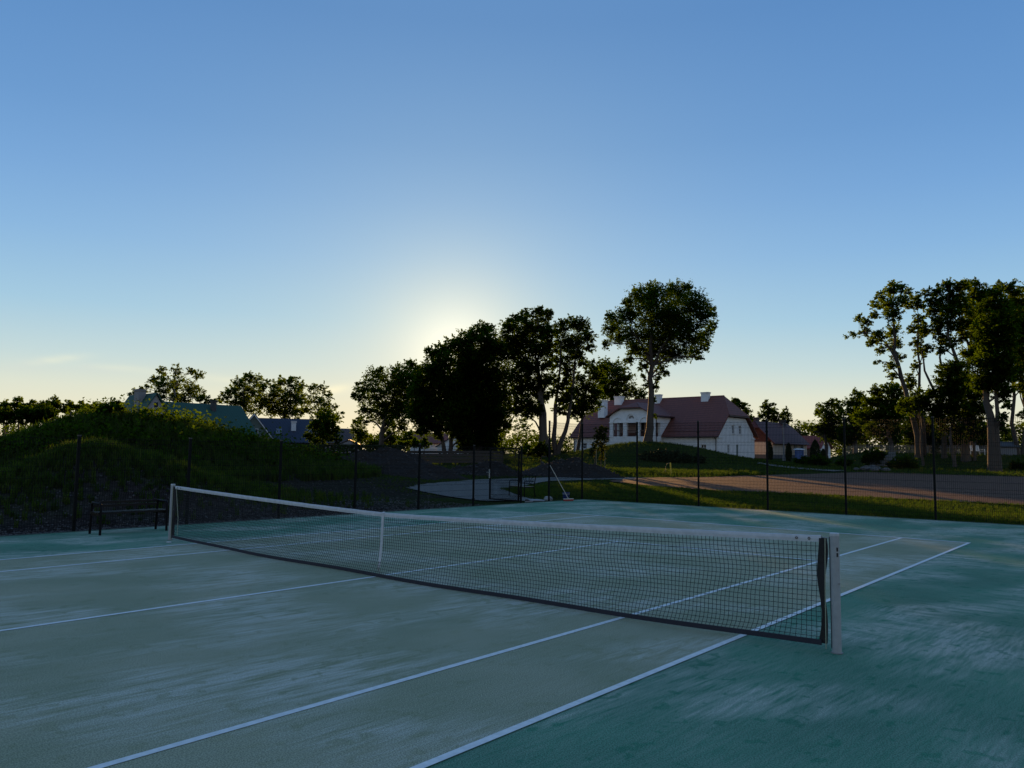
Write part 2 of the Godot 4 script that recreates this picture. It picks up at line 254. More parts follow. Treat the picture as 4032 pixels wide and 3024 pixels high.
	["bush","tall sunlit shrubs left of the twin trunks","","dark",0.27,0.35,[-55.19,-69.22],[[-55.19,0.9,-69.22,0.11,-55.16,1.7,-69.24,0.08,-55.04,2.59,-69.32,0.06,-54.9,3.98,-69.41,0.03]],[-56.4,4.45,-68.4,0.88,-54.8,5.34,-68.96,0.87,-54.64,5.05,-71.01,0.89,-56.01,2.85,-67.71,0.79,-55.23,3.23,-69.24,0.97,-53.82,3.06,-69.75,0.87,-52.99,3.79,-70.69,0.79,-56.51,2.17,-69.96,0.71,-53.66,5.85,-68.95,0.61]],
	["bush","dark rounded bush at the foot of the twin trunks","","dark",0.22,1.1,[-37.84,-52.39],[[-37.84,0.78,-52.39,0.08,-37.83,1.58,-52.38,0.06,-37.8,1.61,-52.33,0.04,-37.75,2.15,-52.27,0.02]],[-37.87,2.12,-52.42,0.67,-38.11,1.91,-51.86,0.47,-36.97,1.99,-52.35,0.46,-38.06,2.58,-52.45,0.4]],
	["bush","green bush between the forked tree and the manor wall","","dark",0.24,0.9,[-41.92,-61.84],[[-41.92,1.54,-61.84,0.08,-41.9,2.34,-61.8,0.06,-41.84,1.93,-61.65,0.04,-41.77,2.01,-61.46,0.02]],[-41.69,1.96,-61.27,0.42,-41.28,2.04,-61.73,0.45,-42.33,2.03,-61.37,0.38]],
	["bush","dark bush at the foot of the loose maple","dark bushes at the feet of the old trees","dark",0.26,1.1,[-61.7,-51.48],[[-61.7,0.75,-51.48,0.08,-61.69,1.55,-51.47,0.06,-61.65,1.86,-51.43,0.04,-61.59,2.67,-51.38,0.02]],[-61.33,2.71,-51.13,0.51,-61.78,2.5,-50.86,0.41,-61.21,2.51,-51.7,0.41,-62.03,2.97,-51.84,0.31]],
	["bush","dark bush left of the broad two-stemmed tree","dark bushes at the feet of the old trees","dark",0.26,1.1,[-59.73,-53.76],[[-59.73,0.75,-53.76,0.08,-59.73,1.55,-53.77,0.06,-59.76,1.81,-53.79,0.04,-59.79,2.56,-53.82,0.02]],[-59.8,2.6,-53.8,0.49,-60.18,2.4,-53.5,0.39,-59.7,2.41,-54.36,0.39,-59.48,2.84,-53.63,0.29]],
	["bush","dark bush against the second trunk of the row","dark bushes at the feet of the old trees","dark",0.26,1.1,[-58.65,-54.94],[[-58.65,0.75,-54.94,0.08,-58.67,1.55,-54.96,0.06,-58.74,1.94,-55.03,0.04,-58.83,2.83,-55.12,0.02]],[-58.69,2.86,-54.95,0.55,-59.11,2.64,-54.6,0.44,-58.59,2.65,-55.61,0.44,-58.95,3.15,-55.32,0.33]],
	["bush","dark bush before the massive tree trunk","dark bushes at the feet of the old trees","dark",0.26,1.1,[-48.84,-53.48],[[-48.84,0.64,-53.48,0.08,-48.86,1.44,-53.5,0.06,-48.93,1.69,-53.59,0.04,-49.01,2.44,-53.7,0.02]],[-48.89,2.48,-53.52,0.59,-49.48,2.24,-53.29,0.47,-48.61,2.26,-54.1,0.47,-49.07,2.79,-53.87,0.36]],
	["bush","dark bush right of the massive trunk","dark bushes at the feet of the old trees","dark",0.26,1.1,[-50.25,-60.3],[[-50.25,0.79,-60.3,0.08,-50.27,1.59,-60.33,0.06,-50.36,1.73,-60.44,0.04,-50.47,2.38,-60.59,0.02]],[-50.12,2.42,-60.14,0.57,-51.07,2.19,-60.36,0.46,-50.18,2.2,-61.09,0.46,-50.5,2.72,-60.75,0.34]],
	["bush","dark bush left of the twin straight trunks","dark bushes at the feet of the old trees","dark",0.26,1.1,[-48.94,-64.01],[[-48.94,0.9,-64.01,0.08,-48.94,1.7,-64.01,0.06,-48.95,1.66,-64.04,0.04,-48.96,2.12,-64.08,0.02]],[-49.08,2.16,-64.18,0.58,-49.08,1.92,-63.26,0.46,-48.57,1.93,-64.49,0.47,-49.11,2.46,-64.4,0.35]],
	["far_tree","olive tree in the low tree line beyond the overgrown mound","tree line on the far left skyline","olive",0.42,0.8,[-125.19,-32.91],[[-125.19,1.45,-32.91,0.2,-125.2,2.25,-32.88,0.15,-125.25,4.67,-32.74,0.11,-125.31,7.6,-32.57,0.06]],[-125.47,7.9,-32.56,0.77,-125.34,7.42,-32.1,0.76,-125.44,7.47,-33.03,0.77,-124.79,6.84,-32.43,0.84,-125.5,8.37,-32.71,0.38]],
	["far_tree","olive tree in the low tree line beyond the overgrown mound","tree line on the far left skyline","olive",0.42,0.8,[-124.64,-34.7],[[-124.64,1.45,-34.7,0.2,-124.63,2.25,-34.65,0.15,-124.61,4.93,-34.48,0.11,-124.58,8.11,-34.27,0.06]],[-124.44,8.43,-34.17,0.83,-124.77,7.92,-33.81,0.83,-124.27,7.95,-34.65,0.83,-124.63,7.31,-34.3,0.91,-124.8,8.95,-34.44,0.42]],
	["far_tree","olive tree in the low tree line beyond the overgrown mound","tree line on the far left skyline","olive",0.42,0.8,[-124.05,-36.5],[[-124.05,1.45,-36.5,0.2,-124.07,2.25,-36.47,0.15,-124.12,4.85,-36.33,0.11,-124.2,7.96,-36.16,0.06]],[-124.14,8.25,-36.09,0.74,-124.74,7.8,-35.86,0.75,-123.51,7.8,-36.37,0.74,-123.92,7.22,-36.08,0.82,-124.67,8.73,-36.41,0.37]],
	["far_tree","olive tree in the low tree line beyond the overgrown mound","tree line on the far left skyline","olive",0.42,0.8,[-123.48,-38.18],[[-123.48,1.45,-38.18,0.2,-123.49,2.25,-38.14,0.15,-123.52,4.88,-38.0,0.11,-123.55,8.01,-37.82,0.06]],[-123.48,8.32,-37.74,0.79,-123.45,7.82,-37.27,0.78,-123.08,7.85,-38.13,0.78,-124.07,7.26,-38.01,0.87,-123.66,8.82,-37.96,0.39]],
	["far_tree","olive tree in the low tree line beyond the overgrown mound","tree line on the far left skyline","olive",0.42,0.8,[-123.11,-39.26],[[-123.11,1.45,-39.26,0.2,-123.11,2.25,-39.22,0.15,-123.1,5.09,-39.06,0.11,-123.1,8.42,-38.85,0.06]],[-123.41,8.77,-38.9,0.83,-122.87,8.2,-38.22,0.83,-122.82,8.26,-39.26,0.83,-122.92,7.59,-38.8,0.91,-123.47,9.29,-39.09,0.42]],
	["far_tree","olive tree in the low tree line beyond the overgrown mound","tree line on the far left skyline","olive",0.42,0.8,[-122.49,-40.96],[[-122.49,1.45,-40.96,0.2,-122.49,2.25,-40.93,0.15,-122.49,4.86,-40.78,0.11,-122.5,7.97,-40.6,0.06]],[-122.1,8.24,-40.4,0.72,-122.99,7.81,-40.28,0.72,-122.06,7.82,-40.88,0.72,-122.56,7.25,-40.63,0.79,-122.77,8.73,-40.79,0.36]],
	["far_tree","olive tree in the low tree line beyond the overgrown mound","tree line on the far left skyline","olive",0.42,0.8,[-121.9,-42.53],[[-121.9,1.45,-42.53,0.2,-121.9,2.25,-42.5,0.15,-121.93,4.86,-42.36,0.11,-121.95,7.97,-42.19,0.06]],[-121.93,8.27,-42.13,0.74,-122.24,7.8,-41.78,0.74,-122.27,7.85,-42.77,0.74,-121.65,7.21,-42.08,0.81,-121.68,8.73,-42.18,0.37]],
	["far_tree","olive tree in the low tree line beyond the overgrown mound","tree line on the far left skyline","olive",0.42,0.8,[-121.28,-44.11],[[-121.28,1.45,-44.11,0.2,-121.26,2.25,-44.07,0.15,-121.2,4.9,-43.9,0.11,-121.13,8.05,-43.68,0.06]],[-121.17,8.33,-43.65,0.7,-121.56,7.89,-43.36,0.7,-120.79,7.91,-43.99,0.7,-121.22,7.34,-43.73,0.77,-120.89,8.76,-43.69,0.35]],
	["far_tree","olive tree in the low tree line beyond the overgrown mound","tree line on the far left skyline","olive",0.42,0.8,[-120.77,-45.39],[[-120.77,1.45,-45.39,0.2,-120.79,2.25,-45.36,0.15,-120.88,4.88,-45.25,0.11,-120.99,8.02,-45.12,0.06]],[-121.34,8.29,-45.21,0.61,-120.93,7.86,-44.65,0.61,-120.85,7.9,-45.45,0.61,-121.29,7.41,-45.24,0.67,-120.56,8.64,-45.03,0.31]],
	["bush","low dark bush behind the mound, smallest and farthest from the green house","round bushes behind the overgrown mound","dark",0.26,1.0,[-60.08,-13.31],[[-60.08,0.4,-13.31,0.11,-60.07,1.2,-13.29,0.08,-60.04,2.4,-13.22,0.06,-60.0,4.11,-13.14,0.03]],[-59.95,4.13,-13.1,0.62,-60.14,3.96,-12.8,0.43,-59.97,3.99,-13.48,0.43,-59.92,4.34,-13.17,0.37]],
	["bush","round dark bush with a pale sunlit rim behind the mound","round bushes behind the overgrown mound","dark",0.26,1.0,[-59.67,-14.61],[[-59.67,0.4,-14.61,0.11,-59.66,1.2,-14.6,0.08,-59.65,2.5,-14.53,0.06,-59.62,4.29,-14.45,0.03]],[-59.78,4.33,-14.47,0.7,-59.42,4.12,-13.94,0.48,-59.83,4.17,-14.93,0.49,-59.47,4.56,-14.46,0.42]],
	["bush","widest dark bush behind the overgrown mound","round bushes behind the overgrown mound","dark",0.26,1.0,[-59.3,-15.71],[[-59.3,0.4,-15.71,0.11,-59.29,1.2,-15.69,0.08,-59.23,2.51,-15.61,0.06,-59.16,4.33,-15.52,0.03]],[-58.87,4.35,-15.38,0.84,-59.41,4.13,-15.06,0.59,-58.75,4.15,-15.88,0.59,-59.61,4.68,-15.75,0.51]],
	["mound_shrub","leafy shrub on the very top of the overgrown mound","shrubs growing on the overgrown mound","dark",0.13,1.0,[-25.71,-7.02],[[-25.71,2.77,-7.02,0.04,-25.71,3.57,-7.01,0.03,-25.68,3.31,-6.95,0.02,-25.65,3.55,-6.89,0.01]],[-25.75,3.66,-6.92,0.25,-25.55,3.53,-6.68,0.17,-25.84,3.56,-7.14,0.17,-25.46,3.45,-6.81,0.19]],
	["mound_shrub","dark shrub just below the mound top, away from the green house","shrubs growing on the overgrown mound","dark",0.13,1.0,[-25.87,-6.63],[[-25.87,2.75,-6.63,0.04,-25.87,3.55,-6.62,0.03,-25.85,3.19,-6.58,0.02,-25.84,3.33,-6.52,0.01]],[-25.63,3.42,-6.43,0.23,-25.97,3.32,-6.41,0.16,-25.48,3.32,-6.53,0.16,-26.26,3.26,-6.7,0.19]],
	["mound_shrub","sunlit shrub under the green roofed gable","shrubs growing on the overgrown mound","dark",0.13,1.0,[-25.25,-8.06],[[-25.25,2.64,-8.06,0.04,-25.26,3.44,-8.06,0.03,-25.3,3.07,-8.05,0.02,-25.35,3.2,-8.03,0.01]],[-25.81,3.33,-8.23,0.25,-24.86,3.17,-7.63,0.17,-25.46,3.21,-8.26,0.17,-25.26,3.1,-7.99,0.2]],
	["mound_shrub","sunlit shrub below the middle of the green roof","shrubs growing on the overgrown mound","dark",0.13,1.0,[-24.96,-8.68],[[-24.96,2.56,-8.68,0.04,-24.98,3.36,-8.68,0.03,-25.07,2.92,-8.69,0.02,-25.17,2.98,-8.71,0.01]],[-25.12,3.09,-8.68,0.25,-25.48,2.98,-8.67,0.17,-24.87,2.97,-8.75,0.17,-25.22,2.89,-8.74,0.2]],
	["mound_shrub","sunlit shrub halfway down the mound flank","shrubs growing on the overgrown mound","dark",0.13,1.0,[-25.17,-8.24],[[-25.17,2.59,-8.24,0.04,-25.17,3.39,-8.24,0.03,-25.19,2.76,-8.22,0.02,-25.21,2.63,-8.21,0.01]],[-25.64,2.73,-8.4,0.21,-24.85,2.61,-7.89,0.15,-25.19,2.63,-8.35,0.15,-25.17,2.55,-8.19,0.17]],
	["mound_shrub","small shrub low on the mound flank","shrubs growing on the overgrown mound","dark",0.13,1.0,[-25.39,-7.76],[[-25.39,2.7,-7.76,0.04,-25.39,3.5,-7.75,0.03,-25.39,2.67,-7.74,0.02,-25.39,2.33,-7.72,0.01]],[-24.96,2.41,-7.52,0.18,-25.95,2.33,-7.83,0.13,-24.97,2.33,-7.67,0.13,-25.67,2.27,-7.85,0.15]],
	["mound_shrub","dark shrub on the mound below the green roof end","shrubs growing on the overgrown mound","dark",0.13,1.0,[-24.56,-9.48],[[-24.56,2.43,-9.48,0.04,-24.58,3.23,-9.48,0.03,-24.65,2.76,-9.49,0.02,-24.73,2.79,-9.5,0.01]],[-25.09,2.91,-9.68,0.24,-24.72,2.78,-9.32,0.16,-24.49,2.79,-9.56,0.16,-24.61,2.7,-9.45,0.19]],
	["mound_shrub","black shrub on the left shoulder of the mound","shrubs growing on the overgrown mound","dark",0.13,1.0,[-26.35,-5.41],[[-26.35,2.49,-5.41,0.04,-26.33,3.29,-5.39,0.03,-26.25,2.79,-5.33,0.02,-26.14,2.79,-5.26,0.01]],[-25.86,2.88,-5.15,0.23,-26.53,2.79,-5.25,0.16,-25.78,2.78,-5.28,0.16,-26.39,2.71,-5.36,0.19]],
	["wood_tree","dark bushy tree at the near edge of the wood, beside the white outbuilding","dark wood beyond the outbuildings","dark",0.36,1.1,[-30.87,-114.09],[[-30.87,1.38,-114.09,0.41,-30.88,2.18,-114.11,0.3,-30.9,4.57,-114.2,0.22,-30.93,7.46,-114.31,0.12]],[-31.33,9.56,-114.21,0.69,-29.92,10.06,-113.41,0.68,-29.32,9.78,-115.06,0.88,-32.24,8.68,-115.13,0.57,-30.31,8.29,-112.74,1.11,-29.27,8.23,-114.43,1.18,-31.05,6.94,-113.54,1.0,-29.56,6.46,-113.8,1.24,-32.94,6.53,-114.66,0.38,-32.52,5.95,-115.11,0.69,-31.12,5.35,-115.03,1.13,-29.2,5.09,-114.35,1.12,-33.37,6.06,-114.5,0.28]],
	["wood_tree","taller dark tree with domed top in the wood","dark wood beyond the outbuildings","dark",0.36,1.1,[-25.87,-111.45],[[-25.87,1.31,-111.45,0.43,-25.86,2.11,-111.47,0.32,-25.8,4.89,-111.55,0.24,-25.73,8.16,-111.66,0.13]],[-25.53,11.01,-110.96,0.72,-25.33,11.33,-112.53,0.43,-25.16,10.31,-112.6,0.91,-25.93,9.64,-110.41,0.9,-25.74,8.62,-112.23,1.22,-26.67,7.82,-111.67,1.15,-25.09,7.02,-112.06,1.33,-26.3,5.86,-110.27,1.32,-25.61,5.02,-112.22,1.34,-26.94,4.54,-110.87,0.97,-24.73,8.6,-112.43,0.97]],
	["wood_tree","dark tree of the wood with crown touching the tall ash","dark wood beyond the outbuildings","dark",0.34,1.1,[-18.2,-101.09],[[-18.2,2.3,-101.09,0.38,-18.31,3.1,-101.08,0.28,-18.74,5.4,-101.07,0.21,-19.28,8.21,-101.05,0.11]],[-19.59,10.29,-99.95,0.92,-18.36,11.02,-101.37,0.93,-17.35,10.23,-100.35,1.01,-19.38,8.88,-102.04,1.69,-19.83,7.27,-100.54,1.48,-17.93,7.23,-100.48,1.66,-21.06,5.46,-101.96,0.94,-18.72,5.11,-102.15,1.5,-17.5,8.52,-102.72,1.13,-21.04,9.04,-101.02,0.93,-21.32,7.23,-98.98,1.1]],
	["wood_tree","black undergrowth tree behind the garden fence","dark wood beyond the outbuildings","dark",0.4,1.3,[-18.6,-121.52],[[-18.6,1.45,-121.52,0.27,-18.56,2.25,-121.53,0.2,-18.43,3.65,-121.56,0.15,-18.27,5.54,-121.6,0.08]],[-20.53,6.25,-121.06,1.75,-18.58,5.67,-121.85,1.75,-20.3,4.12,-122.97,1.55,-16.35,4.29,-120.93,1.3,-14.23,4.3,-121.33,1.3,-17.78,3.93,-122.82,1.32,-20.46,8.21,-121.03,1.31,-17.96,7.57,-120.83,1.3]],
	["wood_tree","black undergrowth tree behind the white garden bench","dark wood beyond the outbuildings","dark",0.4,1.2,[-11.71,-120.77],[[-11.71,1.41,-120.77,0.27,-11.55,2.21,-120.83,0.2,-10.89,3.12,-121.07,0.15,-10.08,4.52,-121.37,0.08]],[-13.32,4.14,-122.82,1.32,-11.38,4.44,-119.05,1.49,-11.68,6.05,-123.32,1.32,-10.21,4.09,-119.58,1.07,-9.31,3.75,-120.94,0.97,-8.69,3.97,-123.36,0.88,-7.4,3.57,-120.6,0.86,-8.64,6.14,-121.26,0.75]],
	["ash_tree","tall airy ash leaning outward at the open end of the bank row","tall airy trees on the right bank","olive",0.27,0.98,[-10.99,-82.24],[[-11.01,1.76,-82.24,0.48,-11.01,2.46,-82.24,0.34,-11.37,5.86,-82.15,0.26,-12.0,9.04,-82.01,0.23,-12.54,11.42,-81.88,0.19,-12.97,13.4,-81.78,0.16,-12.91,15.65,-81.79,0.12,-12.97,18.21,-81.78,0.08],[-12.54,11.28,-81.88,0.12,-13.57,13.99,-81.63,0.09,-14.64,15.19,-81.36,0.06,-16.25,15.56,-80.92,0.03]],[-12.72,20.34,-81.55,0.63,-11.94,19.78,-80.93,0.55,-11.94,20.06,-84.2,0.45,-13.15,19.77,-81.65,0.71,-13.51,18.88,-79.44,0.5,-14.77,18.55,-82.66,0.72,-12.68,18.11,-79.58,0.93,-11.63,18.41,-80.51,0.7,-12.47,16.84,-79.63,0.85,-14.88,17.44,-81.98,0.51,-16.07,16.81,-82.81,0.61,-16.37,17.17,-81.48,0.45,-16.48,15.1,-79.35,0.34,-18.03,15.31,-82.26,0.23,-16.26,15.82,-82.91,0.61,-14.18,14.76,-80.56,0.78,-14.85,14.13,-80.08,0.5,-13.26,15.51,-82.64,0.8,-13.54,14.29,-84.17,0.81,-14.73,13.73,-83.55,0.52,-15.09,12.42,-83.26,0.29,-12.89,12.67,-82.95,0.64,-13.04,11.44,-80.31,0.59,-13.31,10.66,-82.3,0.48]],
	["ash_tree","slender ash with thin straight stem beside the leaning ash","tall airy trees on the right bank","olive",0.27,1.03,[-10.67,-83.33],[[-10.67,1.92,-83.33,0.32,-10.67,2.62,-83.33,0.22,-10.84,7.0,-83.29,0.16,-10.92,10.48,-83.28,0.13,-11.02,13.28,-83.26,0.09,-10.8,16.78,-83.3,0.06]],[-10.97,19.06,-83.24,0.56,-11.52,18.28,-83.31,0.56,-10.62,18.17,-83.23,0.61,-10.91,16.87,-83.8,0.72,-11.19,15.6,-82.62,0.56,-10.6,15.44,-83.95,0.72,-11.17,14.3,-83.48,0.56,-10.74,13.3,-83.69,0.72,-11.79,10.4,-83.46,0.64,-11.9,9.5,-82.69,0.56,-11.39,11.79,-83.57,0.48]],
	["ash_tree","thin ash with a crooked stem next to the slender ash","tall airy trees on the right bank","olive",0.27,1.03,[-8.53,-81.73],[[-8.54,1.69,-81.73,0.35,-8.54,2.39,-81.73,0.25,-8.68,6.86,-81.7,0.18,-9.18,8.76,-81.6,0.14,-10.01,10.95,-81.43,0.1,-10.24,13.01,-81.38,0.06],[-8.62,7.13,-81.71,0.16,-8.44,10.89,-81.74,0.12,-8.48,13.6,-81.74,0.08,-8.51,16.33,-81.73,0.04]],[-9.45,19.13,-81.41,0.47,-8.47,19.35,-81.39,0.59,-9.02,18.38,-82.19,0.82,-8.22,17.66,-81.7,0.86,-9.2,17.07,-81.64,0.71,-8.53,16.07,-81.81,0.86,-8.73,14.94,-81.43,0.7,-8.16,14.15,-82.03,0.71,-9.66,13.47,-82.16,0.47,-9.68,15.22,-80.8,0.54]],
	["ash_tree","straight dark-stemmed ash leaning into the middle of the bank row","tall airy trees on the right bank","olive",0.27,1.15,[-6.49,-81.09],[[-6.51,1.45,-81.08,0.58,-6.51,2.22,-81.08,0.4,-6.41,6.78,-81.1,0.3,-6.47,10.06,-81.09,0.23,-7.02,12.07,-80.99,0.17,-7.68,14.51,-80.87,0.1]],[-7.25,19.36,-80.03,0.58,-7.08,18.47,-80.84,0.8,-6.19,19.32,-80.59,0.65,-6.54,17.89,-80.96,0.85,-7.06,16.8,-80.46,0.96,-6.15,17.05,-81.92,0.86,-7.0,15.41,-81.13,0.85,-5.93,15.66,-81.7,0.86,-6.6,14.28,-81.98,0.7,-7.38,13.42,-80.92,0.54,-8.18,12.92,-80.71,0.5]],
	["ash_tree","dense ash with high forked crown behind the white bench","tall airy trees on the right bank","olive",0.27,1.03,[-6.48,-85.14],[[-6.47,1.93,-85.15,0.42,-6.47,2.78,-85.15,0.29,-6.52,8.35,-85.14,0.2,-6.47,13.56,-85.15,0.14,-7.09,15.96,-85.04,0.07],[-6.44,13.56,-85.15,0.14,-6.16,15.89,-85.2,0.09,-6.2,17.97,-85.19,0.04]],[-6.26,20.09,-84.51,0.61,-5.73,20.16,-85.68,0.68,-6.06,18.91,-85.95,1.06,-5.11,18.96,-85.23,0.89,-5.63,17.61,-85.98,1.17,-5.9,16.13,-85.13,1.05,-5.02,16.1,-85.56,1.05,-6.29,15.01,-85.83,0.73,-5.33,14.26,-84.86,0.89,-5.79,12.89,-84.53,0.88,-6.52,12.96,-84.63,0.8,-4.71,17.73,-84.69,0.8]],
	["linden_tree","big double-stemmed tree, thickest trunk on the right bank","tall airy trees on the right bank","dark",0.25,1.09,[-2.61,-71.58],[[-2.76,0.49,-71.56,0.67,-2.76,1.19,-71.56,0.47,-2.78,4.48,-71.55,0.34,-3.09,6.77,-71.51,0.27,-2.99,9.65,-71.52,0.19,-2.79,12.54,-71.55,0.12],[-2.4,0.49,-71.61,0.42,-2.4,1.19,-71.61,0.29,-2.4,4.47,-71.61,0.2,-2.35,7.32,-71.61,0.14,-2.37,10.77,-71.61,0.07]],[-2.23,16.66,-72.1,0.69,-2.81,15.6,-72.41,0.77,-1.98,15.46,-72.15,0.97,-2.56,14.15,-72.38,1.18,-1.39,13.84,-70.99,1.16,-2.82,12.44,-71.7,1.17,-1.72,12.33,-71.57,1.31,-2.3,10.72,-71.16,1.44,-3.36,10.43,-72.17,0.97,-1.58,10.01,-71.39,1.03,-2.95,9.03,-72.45,1.32,-1.93,8.66,-71.4,1.03,-3.48,8.52,-71.55,0.83,-1.59,7.8,-72.25,0.55,-2.08,7.35,-72.2,0.55,-1.77,5.45,-70.8,0.41,-2.16,4.83,-72.09,0.39]],
	["pine_tree","slim red-barked pine at the right bank beside the grey shed","tall airy trees on the right bank","olive",0.28,1.09,[-2.91,-87.68],[[-2.9,1.97,-87.68,0.32,-2.9,2.82,-87.68,0.22,-2.98,8.38,-87.67,0.15,-3.0,12.48,-87.67,0.1,-2.85,16.6,-87.69,0.06]],[-3.93,20.11,-87.92,0.63,-2.75,19.57,-86.87,0.82,-3.05,18.17,-86.98,0.98,-2.12,18.64,-87.99,0.99,-2.57,16.8,-87.37,1.32,-2.07,15.96,-88.62,1.25,-2.98,15.03,-88.26,1.33,-2.37,13.62,-88.49,1.42,-3.08,12.74,-87.48,1.07,-2.44,11.42,-88.41,1.16,-3.08,10.72,-87.79,0.83,-3.72,7.62,-88.25,0.47,-2.29,9.28,-87.39,0.66]],
	["pine_tree","slim pine farthest along the bank past the grey shed","tall airy trees on the right bank","olive",0.28,0.86,[-2.6,-88.72],[[-2.59,1.99,-88.72,0.32,-2.59,2.84,-88.72,0.22,-2.45,9.8,-88.74,0.15,-2.33,13.93,-88.75,0.1,-1.92,17.36,-88.8,0.06]],[-1.51,18.11,-89.5,1.34,-1.4,15.19,-88.53,1.33,-1.76,12.51,-88.75,1.17,-1.91,9.74,-88.22,0.83,-2.64,9.87,-89.51,0.51,-2.43,6.63,-88.19,0.5,-1.05,20.09,-89.17,1.0,-0.94,16.88,-89.06,1.34,-0.86,13.59,-89.26,1.34]],
	["young_maple","low young maple under the leaning ash","young maples under the ashes","dark",0.25,0.9,[-10.01,-79.38],[[-10.01,0.89,-79.38,0.16,-10.02,1.69,-79.35,0.12,-10.06,4.25,-79.23,0.09,-10.12,7.31,-79.08,0.05]],[-8.48,8.56,-79.17,0.66,-9.46,8.12,-79.86,0.8,-9.88,8.01,-77.94,0.78,-11.21,7.68,-80.56,0.81,-11.82,7.12,-79.94,0.67,-10.77,7.0,-80.71,0.73,-8.94,6.86,-78.9,0.95,-11.62,7.29,-78.11,0.39,-10.97,6.59,-77.83,0.47,-8.49,5.8,-78.78,0.79,-9.69,7.35,-78.03,0.63]],
	["young_maple","young maple with leaves hanging low over the middle of the bank","young maples under the ashes","dark",0.25,0.9,[-7.13,-78.94],[[-7.13,0.74,-78.94,0.26,-7.13,1.59,-78.94,0.18,-7.13,6.04,-78.94,0.1,-7.25,9.27,-78.92,0.04]],[-7.53,10.52,-78.19,0.78,-7.01,10.83,-79.11,0.79,-6.44,11.12,-79.83,0.79,-6.75,9.75,-78.76,1.18,-7.92,9.56,-78.86,0.79,-7.35,8.48,-78.7,1.18,-7.84,6.97,-79.19,1.1,-6.72,6.95,-79.31,1.1,-7.4,5.53,-79.05,1.02,-8.2,4.65,-79.49,0.55,-6.91,4.51,-79.3,0.71,-6.39,3.86,-78.82,0.47,-6.8,8.47,-78.81,0.94]],
	["young_maple","young maple above the white garden bench","young maples under the ashes","dark",0.25,0.9,[-5.78,-81.21],[[-5.78,1.51,-81.21,0.19,-5.77,2.31,-81.2,0.14,-5.72,4.37,-81.15,0.11,-5.67,6.94,-81.1,0.06]],[-6.19,9.88,-80.76,0.88,-6.52,8.74,-81.09,0.96,-5.67,8.07,-81.33,0.88,-5.46,6.89,-81.19,1.04,-4.83,7.02,-81.5,0.72,-6.61,5.73,-81.04,0.96,-5.52,5.59,-81.28,0.88,-5.68,4.54,-80.71,0.8,-4.79,4.54,-80.7,0.56,-6.07,6.75,-80.74,0.88,-5.04,8.6,-81.8,0.81]],
	["conifer_tree","broad ragged conifer behind the cream outbuilding roof","conifers behind the cream outbuilding","dark",0.4,0.9,[-52.56,-145.56],[[-52.56,1.45,-145.56,0.34,-52.53,2.25,-145.57,0.25,-52.43,6.26,-145.65,0.19,-52.3,10.77,-145.74,0.1]],[-53.03,12.93,-146.34,0.45,-53.13,12.02,-145.37,0.72,-52.08,11.8,-144.71,0.72,-51.26,12.41,-145.05,0.51,-52.0,10.9,-145.26,1.12,-53.63,10.36,-146.14,0.89,-51.48,11.13,-147.15,0.73,-51.1,10.13,-145.73,0.96,-50.79,9.21,-146.1,0.8,-52.98,9.22,-145.27,0.88,-52.32,9.42,-146.8,0.97,-53.78,9.68,-144.91,0.56]],
	["conifer_tree","narrower ragged conifer right of the broad one","conifers behind the cream outbuilding","dark",0.4,0.9,[-49.73,-147.73],[[-49.73,1.45,-147.73,0.27,-49.72,2.25,-147.73,0.2,-49.69,5.89,-147.75,0.15,-49.66,10.04,-147.76,0.08]],[-49.57,11.58,-147.73,0.4,-49.65,10.81,-147.68,0.61,-49.9,10.16,-147.08,0.61,-49.39,10.21,-148.2,0.65,-49.77,9.43,-147.94,0.81,-50.32,8.96,-147.72,0.65,-49.01,9.11,-147.97,0.57]],
]

